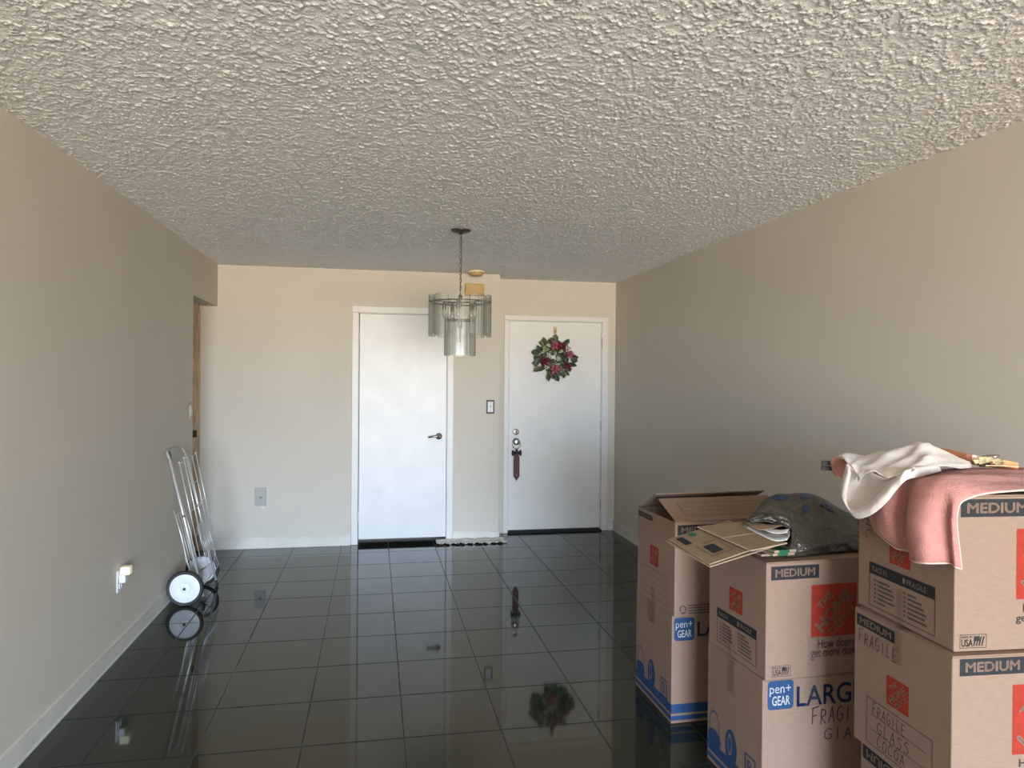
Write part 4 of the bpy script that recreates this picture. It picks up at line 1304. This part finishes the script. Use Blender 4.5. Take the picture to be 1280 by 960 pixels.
def hang_panels(me, n, rad, z, ph, ztop):
    for k in range(n):
        a = R(360 * k / n + ph)
        o = link(bpy.data.objects.new('glass_panel', me), ch)
        o.location = (rad * math.cos(a), rad * math.sin(a), z)
        o.rotation_euler = (0, 0, a + math.pi / 2)
        MB().tube([((rad - 0.012) * math.cos(a), (rad - 0.012) * math.sin(a), ztop), ((rad + 0.010) * math.cos(a), (rad + 0.010) * math.sin(a), ztop)], 0.005, 8).build('panel_clip', 'darksteel', ch, True)
hang_panels(glass_panel_mesh(0.112, 0.262, 0.012), 10, 0.195, 1.757 - zo, 9, 1.978 - zo)
hang_panels(glass_panel_mesh(0.088, 0.250, 0.010), 6, 0.092, 1.631 - zo, 30, 1.862 - zo)

# ================================================================== WREATH ON THE ENTRANCE DOOR
wy = D2 + 0.006
wc = Vector((1.712, wy - 0.045, 1.690))
wr_ = thing('flower_wreath', 'artificial flower wreath with pink and magenta blooms hanging on the entrance door', 'wreath', tuple(wc))
MB().tube([(0.115 * math.cos(R(a)), 0.012, 0.115 * math.sin(R(a))) for a in range(0, 360, 15)], 0.030, 8, closed=True).build('twig_ring', 'leaf', wr_, True)
def leaf_mesh(m_):
    vs = [(0, 0, 0), (0.28, 0.02, 0.24), (0.66, 0.05, 0.30), (1, 0.0, 0), (0.66, 0.05, -0.30), (0.28, 0.02, -0.24), (0.32, -0.05, 0), (0.66, -0.04, 0)]
    fs = [(0, 1, 6), (1, 2, 7, 6), (2, 3, 7), (3, 4, 7), (4, 5, 6, 7), (5, 0, 6)]
    me = bpy.data.meshes.new('leaf')
    me.from_pydata(vs, [], fs)
    me.materials.append(M[m_])
    return me
LM = [leaf_mesh('leaf'), leaf_mesh('leaf'), leaf_mesh('leaf2'), leaf_mesh('leaf3')]
rl = random.Random(3)
for k in range(118):
    a = R(137.5 * k + rl.uniform(-8, 8))
    rad = rl.choice((0.060, 0.085, 0.120, 0.150, 0.160))
    o = link(bpy.data.objects.new('leaf', LM[rl.choices((0, 1, 2, 3), (4, 3, 6, 1.3))[0]]), wr_)
    o.location = (rad * math.cos(a), -0.008 + rl.uniform(-0.025, 0.01), rad * math.sin(a))
    tgt = a + R(rl.uniform(-65, 65)) + (math.pi if rad < 0.09 and rl.random() < 0.5 else 0)
    L_ = rl.uniform(0.055, 0.092)
    if rad < 0.09:
        L_ *= 0.7
    o.scale = (L_, L_, L_)
    o.rotation_euler = (R(rl.uniform(-35, 35)), -tgt, 0)
def bloom(x, z, size, m_, n=27):
    size *= 1.22
    b = MB()
    for k in range(n):
        ring_ = k % 3
        a = R(360 * k / n * 3 + 15 * ring_)
        out = size * (0.95, 0.68, 0.36)[ring_]
        y = -(0.012, 0.026, 0.036)[ring_]
        d = Vector((math.cos(a), 0, math.sin(a)))
        s = Vector((-math.sin(a), 0, math.cos(a)))
        p0 = d * size * 0.08
        p1 = d * out + Vector((0, y, 0))
        mid = (p0 + p1) / 2 + Vector((0, y * 0.3, 0))
        w_ = size * rl.uniform(0.13, 0.24)
        p1 = p1 * rl.uniform(0.8, 1.12)
        b.add([p0, mid + s * w_, p1, mid - s * w_, mid + Vector((0, 0.006, 0))], [(0, 1, 4), (1, 2, 4), (2, 3, 4), (3, 0, 4)])
    o = b.build('bloom', m_, wr_)
    o.location = (x, -0.040, z)
    return o
for x, z, s, m_ in ((-0.012, 0.125, 0.052, 'pink'), (0.055, 0.118, 0.058, 'magenta'), (0.135, 0.040, 0.046, 'pink'), (0.112, -0.075, 0.050, 'magenta'),
                    (-0.010, -0.105, 0.056, 'pink'), (-0.110, -0.030, 0.056, 'magenta'), (-0.075, 0.025, 0.034, 'whitepetal'), (-0.095, -0.090, 0.030, 'whitepetal'),
                    (0.115, 0.090, 0.032, 'whitepetal'), (-0.10, 0.085, 0.032, 'leaf3'), (0.062, -0.110, 0.028, 'leaf3')):
    bloom(x, z, s, m_)
MB().tube([(0, 0.01, 0.130), (0.004, -0.012, 0.20), (0.006, -0.012, 0.262)], 0.003, 6).build('hanging_loop', 'dried', wr_)
hk = thing('door_hook', 'small brass hook on the entrance door above the wreath', 'hook', (1.722, D2 + 0.0055, 1.945))
MB().bbox(-0.016, -0.006, -0.01, 0.016, 0, 0.055, 0.002).build('backplate', 'brass', hk)
MB().tube([(0, -0.006, 0.025), (0, -0.022, 0.016), (0, -0.034, 0.004), (0, -0.044, 0.010), (0, -0.048, 0.024)], 0.004, 8).build('hook', 'chrome', hk, True)

# dark red strap hanging from the door knob
sb = thing('knob_hanger', 'dark red hanging strap with dark bow on the entrance door knob', 'ornament', (1.343, D2 - 0.030, 0.51))
ry = -0.004
MB().tube([(0.036 * math.cos(R(a)), ry, 0.348 + 0.043 * math.sin(R(a))) for a in range(0, 360, 18)], 0.0045, 8, closed=True).build('ring', 'steel', sb, True)
for s in (-1, 1):
    vs = [(0, ry - 0.010, 0.268), (s * 0.042, ry - 0.016, 0.300), (s * 0.050, ry - 0.008, 0.268), (s * 0.042, ry - 0.012, 0.236), (s * 0.024, ry - 0.026, 0.268), (s * 0.024, ry + 0.002, 0.268)]
    mesh_obj('bow_loop', vs, [(0, 1, 4), (1, 2, 4), (2, 3, 4), (3, 0, 4), (0, 5, 1), (1, 5, 2), (2, 5, 3), (3, 5, 0)], 'bow', sb)
MB().bbox(-0.011, ry - 0.020, 0.252, 0.011, ry + 0.004, 0.306, 0.004).build('bow_knot', 'bow', sb)
vs = []
for y in (ry - 0.012, ry):
    vs += [(-0.028, y, 0.045), (0, y, 0.0), (0.028, y, 0.045), (0.028, y, 0.225), (0.018, y, 0.250), (-0.018, y, 0.250), (-0.028, y, 0.225)]
mesh_obj('strap', vs, [(0, 1, 2, 3, 4, 5, 6), (13, 12, 11, 10, 9, 8, 7)] + [(i, i + 7, (i + 1) % 7 + 7, (i + 1) % 7) for i in range(7)], 'redstrap', sb)
smooth_by_angle(MB().lathe([(0.009, 0), (0.009, 0.006), (0.004, 0.009)], 12, 'Y', (0, ry - 0.012, 0.055)).build('stud', 'brass', sb))

# ================================================================== WALL AND CEILING FITTINGS
pl = thing('cable_plate', 'grey cable plate with a centre socket low on the back wall', 'wall plate', (-0.967, D1, 0.368))
MB().bbox(-0.047, -0.007, 0.0, 0.047, -0.0003, 0.157, 0.003).build('plate', 'greyplate', pl)
smooth_by_angle(MB().lathe([(0.011, 0.007), (0.009, 0.012), (0.005, 0.016), (0.005, 0.022)], 12, 'Y', (0, 0, 0.073)).build('socket', 'steel', pl))
MB().bbox(0.008, -0.012, -0.024, 0.030, -0.0003, -0.002, 0.003).build('cable_clip', 'plastic', pl)
def toggle(name, label, o, rot, frame_m, plate_m):
    s = thing(name, label, 'light switch', o, rot)
    MB().bbox(-0.038, -0.006, -0.063, 0.038, -0.0003, 0.063, 0.003).build('surround', frame_m, s)
    MB().bbox(-0.025, -0.009, -0.048, 0.025, -0.0060, 0.048, 0.002).build('plate', plate_m, s)
    MB().bbox(-0.006, -0.020, -0.004, 0.006, -0.009, 0.016, 0.002).build('toggle', 'greyplate', s)
    for z in (-0.036, 0.036):
        smooth_by_angle(MB().lathe([(0.004, 0.009), (0.003, 0.0105)], 8, 'Y', (0, 0, z)).build('screw', 'bronze', s))
    return s
toggle('light_switch', 'toggle switch in a dark brown frame beside the entrance door', (1.046, D1, 1.229), 0, 'bronze', 'plastic')
toggle('light_switch', 'brass-framed toggle switch on the left wall by the hall opening', (XL, 5.605, 1.228), R(90), 'brass', 'plastic')
ol = thing('wall_outlet', 'white outlet plate low on the left wall', 'outlet', (XL, 4.135, 0.395), R(90))
MB().bbox(-0.035, -0.007, -0.057, 0.035, -0.0003, 0.057, 0.003).build('plate', 'plastic', ol)
for z in (-0.025, 0.025):
    MB().bbox(-0.016, -0.0085, z - 0.014, 0.016, -0.0068, z + 0.014, 0.004).build('receptacle', 'plastic', ol)
nl_ = thing('night_light', 'cream plug-in night light in the left wall outlet', 'night light', (XL + 0.0087, 4.135, 0.420), R(90))
MB().bbox(-0.020, -0.030, -0.034, 0.022, 0.0, 0.006, 0.005).build('plug_body', 'plastic', nl_)
MB().bbox(-0.020, -0.052, 0.0065, 0.028, -0.004, 0.050, 0.006).build('shade', 'nightlight', nl_)
bx = thing('door_chime', 'yellowed door chime box high on the back wall behind the chandelier', 'door chime', (0.888, D1, 2.245))
MB().bbox(-0.086, -0.050, 0.0, 0.086, -0.0003, 0.106, 0.005).build('cover', 'chime', bx)
MB().bbox(-0.080, -0.053, 0.006, 0.080, -0.0495, 0.100, 0.002).build('face', 'chime', bx)
sd_ = thing('smoke_detector', 'tan round smoke detector on the ceiling near the back wall', 'smoke detector', (0.885, 6.36, 2.4475))
smooth_by_angle(MB().lathe([(0.030, -0.046), (0.048, -0.044), (0.058, -0.034), (0.060, -0.020), (0.066, -0.018)], 30).build('cover', 'chime', sd_))
smooth_by_angle(MB().lathe([(0.076, -0.018), (0.076, -0.004), (0.070, 0.0)], 30).build('base', 'cream', sd_))

# ---- small mat by the closet door
mx0, mx1, my0, my1 = 0.552, 1.175, 6.405, 6.520
rg = thing('floor_mat', 'small pale crumpled mat with scalloped edge beside the closet door', 'mat', (0.86, 6.46, 0))
nx, ny = 64, 12
A = np.zeros((ny, nx, 3))
for i in range(ny):
    for j in range(nx):
        x, y = j / (nx - 1), i / (ny - 1)
        sc = 0.010 * abs(math.sin(x * math.pi * 9)) * (1 - y)
        z = 0.007 + 0.007 * (1 + math.sin(x * math.pi * 18 + 1)) * (1 - y) ** 2 + 0.020 * y ** 4 + 0.003 * math.sin(x * 23 + y * 4)
        A[i, j] = (mx0 - 0.86 + (mx1 - mx0) * x + 0.015 * x * (1 - y), my0 - 6.46 + (my1 - my0) * y - sc + 0.008 * math.sin(x * 7), max(z, 0.005))
grid_obj('woven_cloth', A, 'rug', rg, 0.006)
for k in range(9):  # small dark blobs set along the front edge of the mat
    x = (k + 0.5) / 9 + random.uniform(-0.02, 0.02)
    MB().lathe([(0.002, 0.0005), (0.014, 0.003), (0.018, 0.008), (0.010, 0.013), (0.002, 0.015)], 10, 'Z', (mx0 - 0.86 + (mx1 - mx0) * x, my0 - 6.46 - 0.010, 0)).build('dark_edge_blob', 'bow', rg, True)
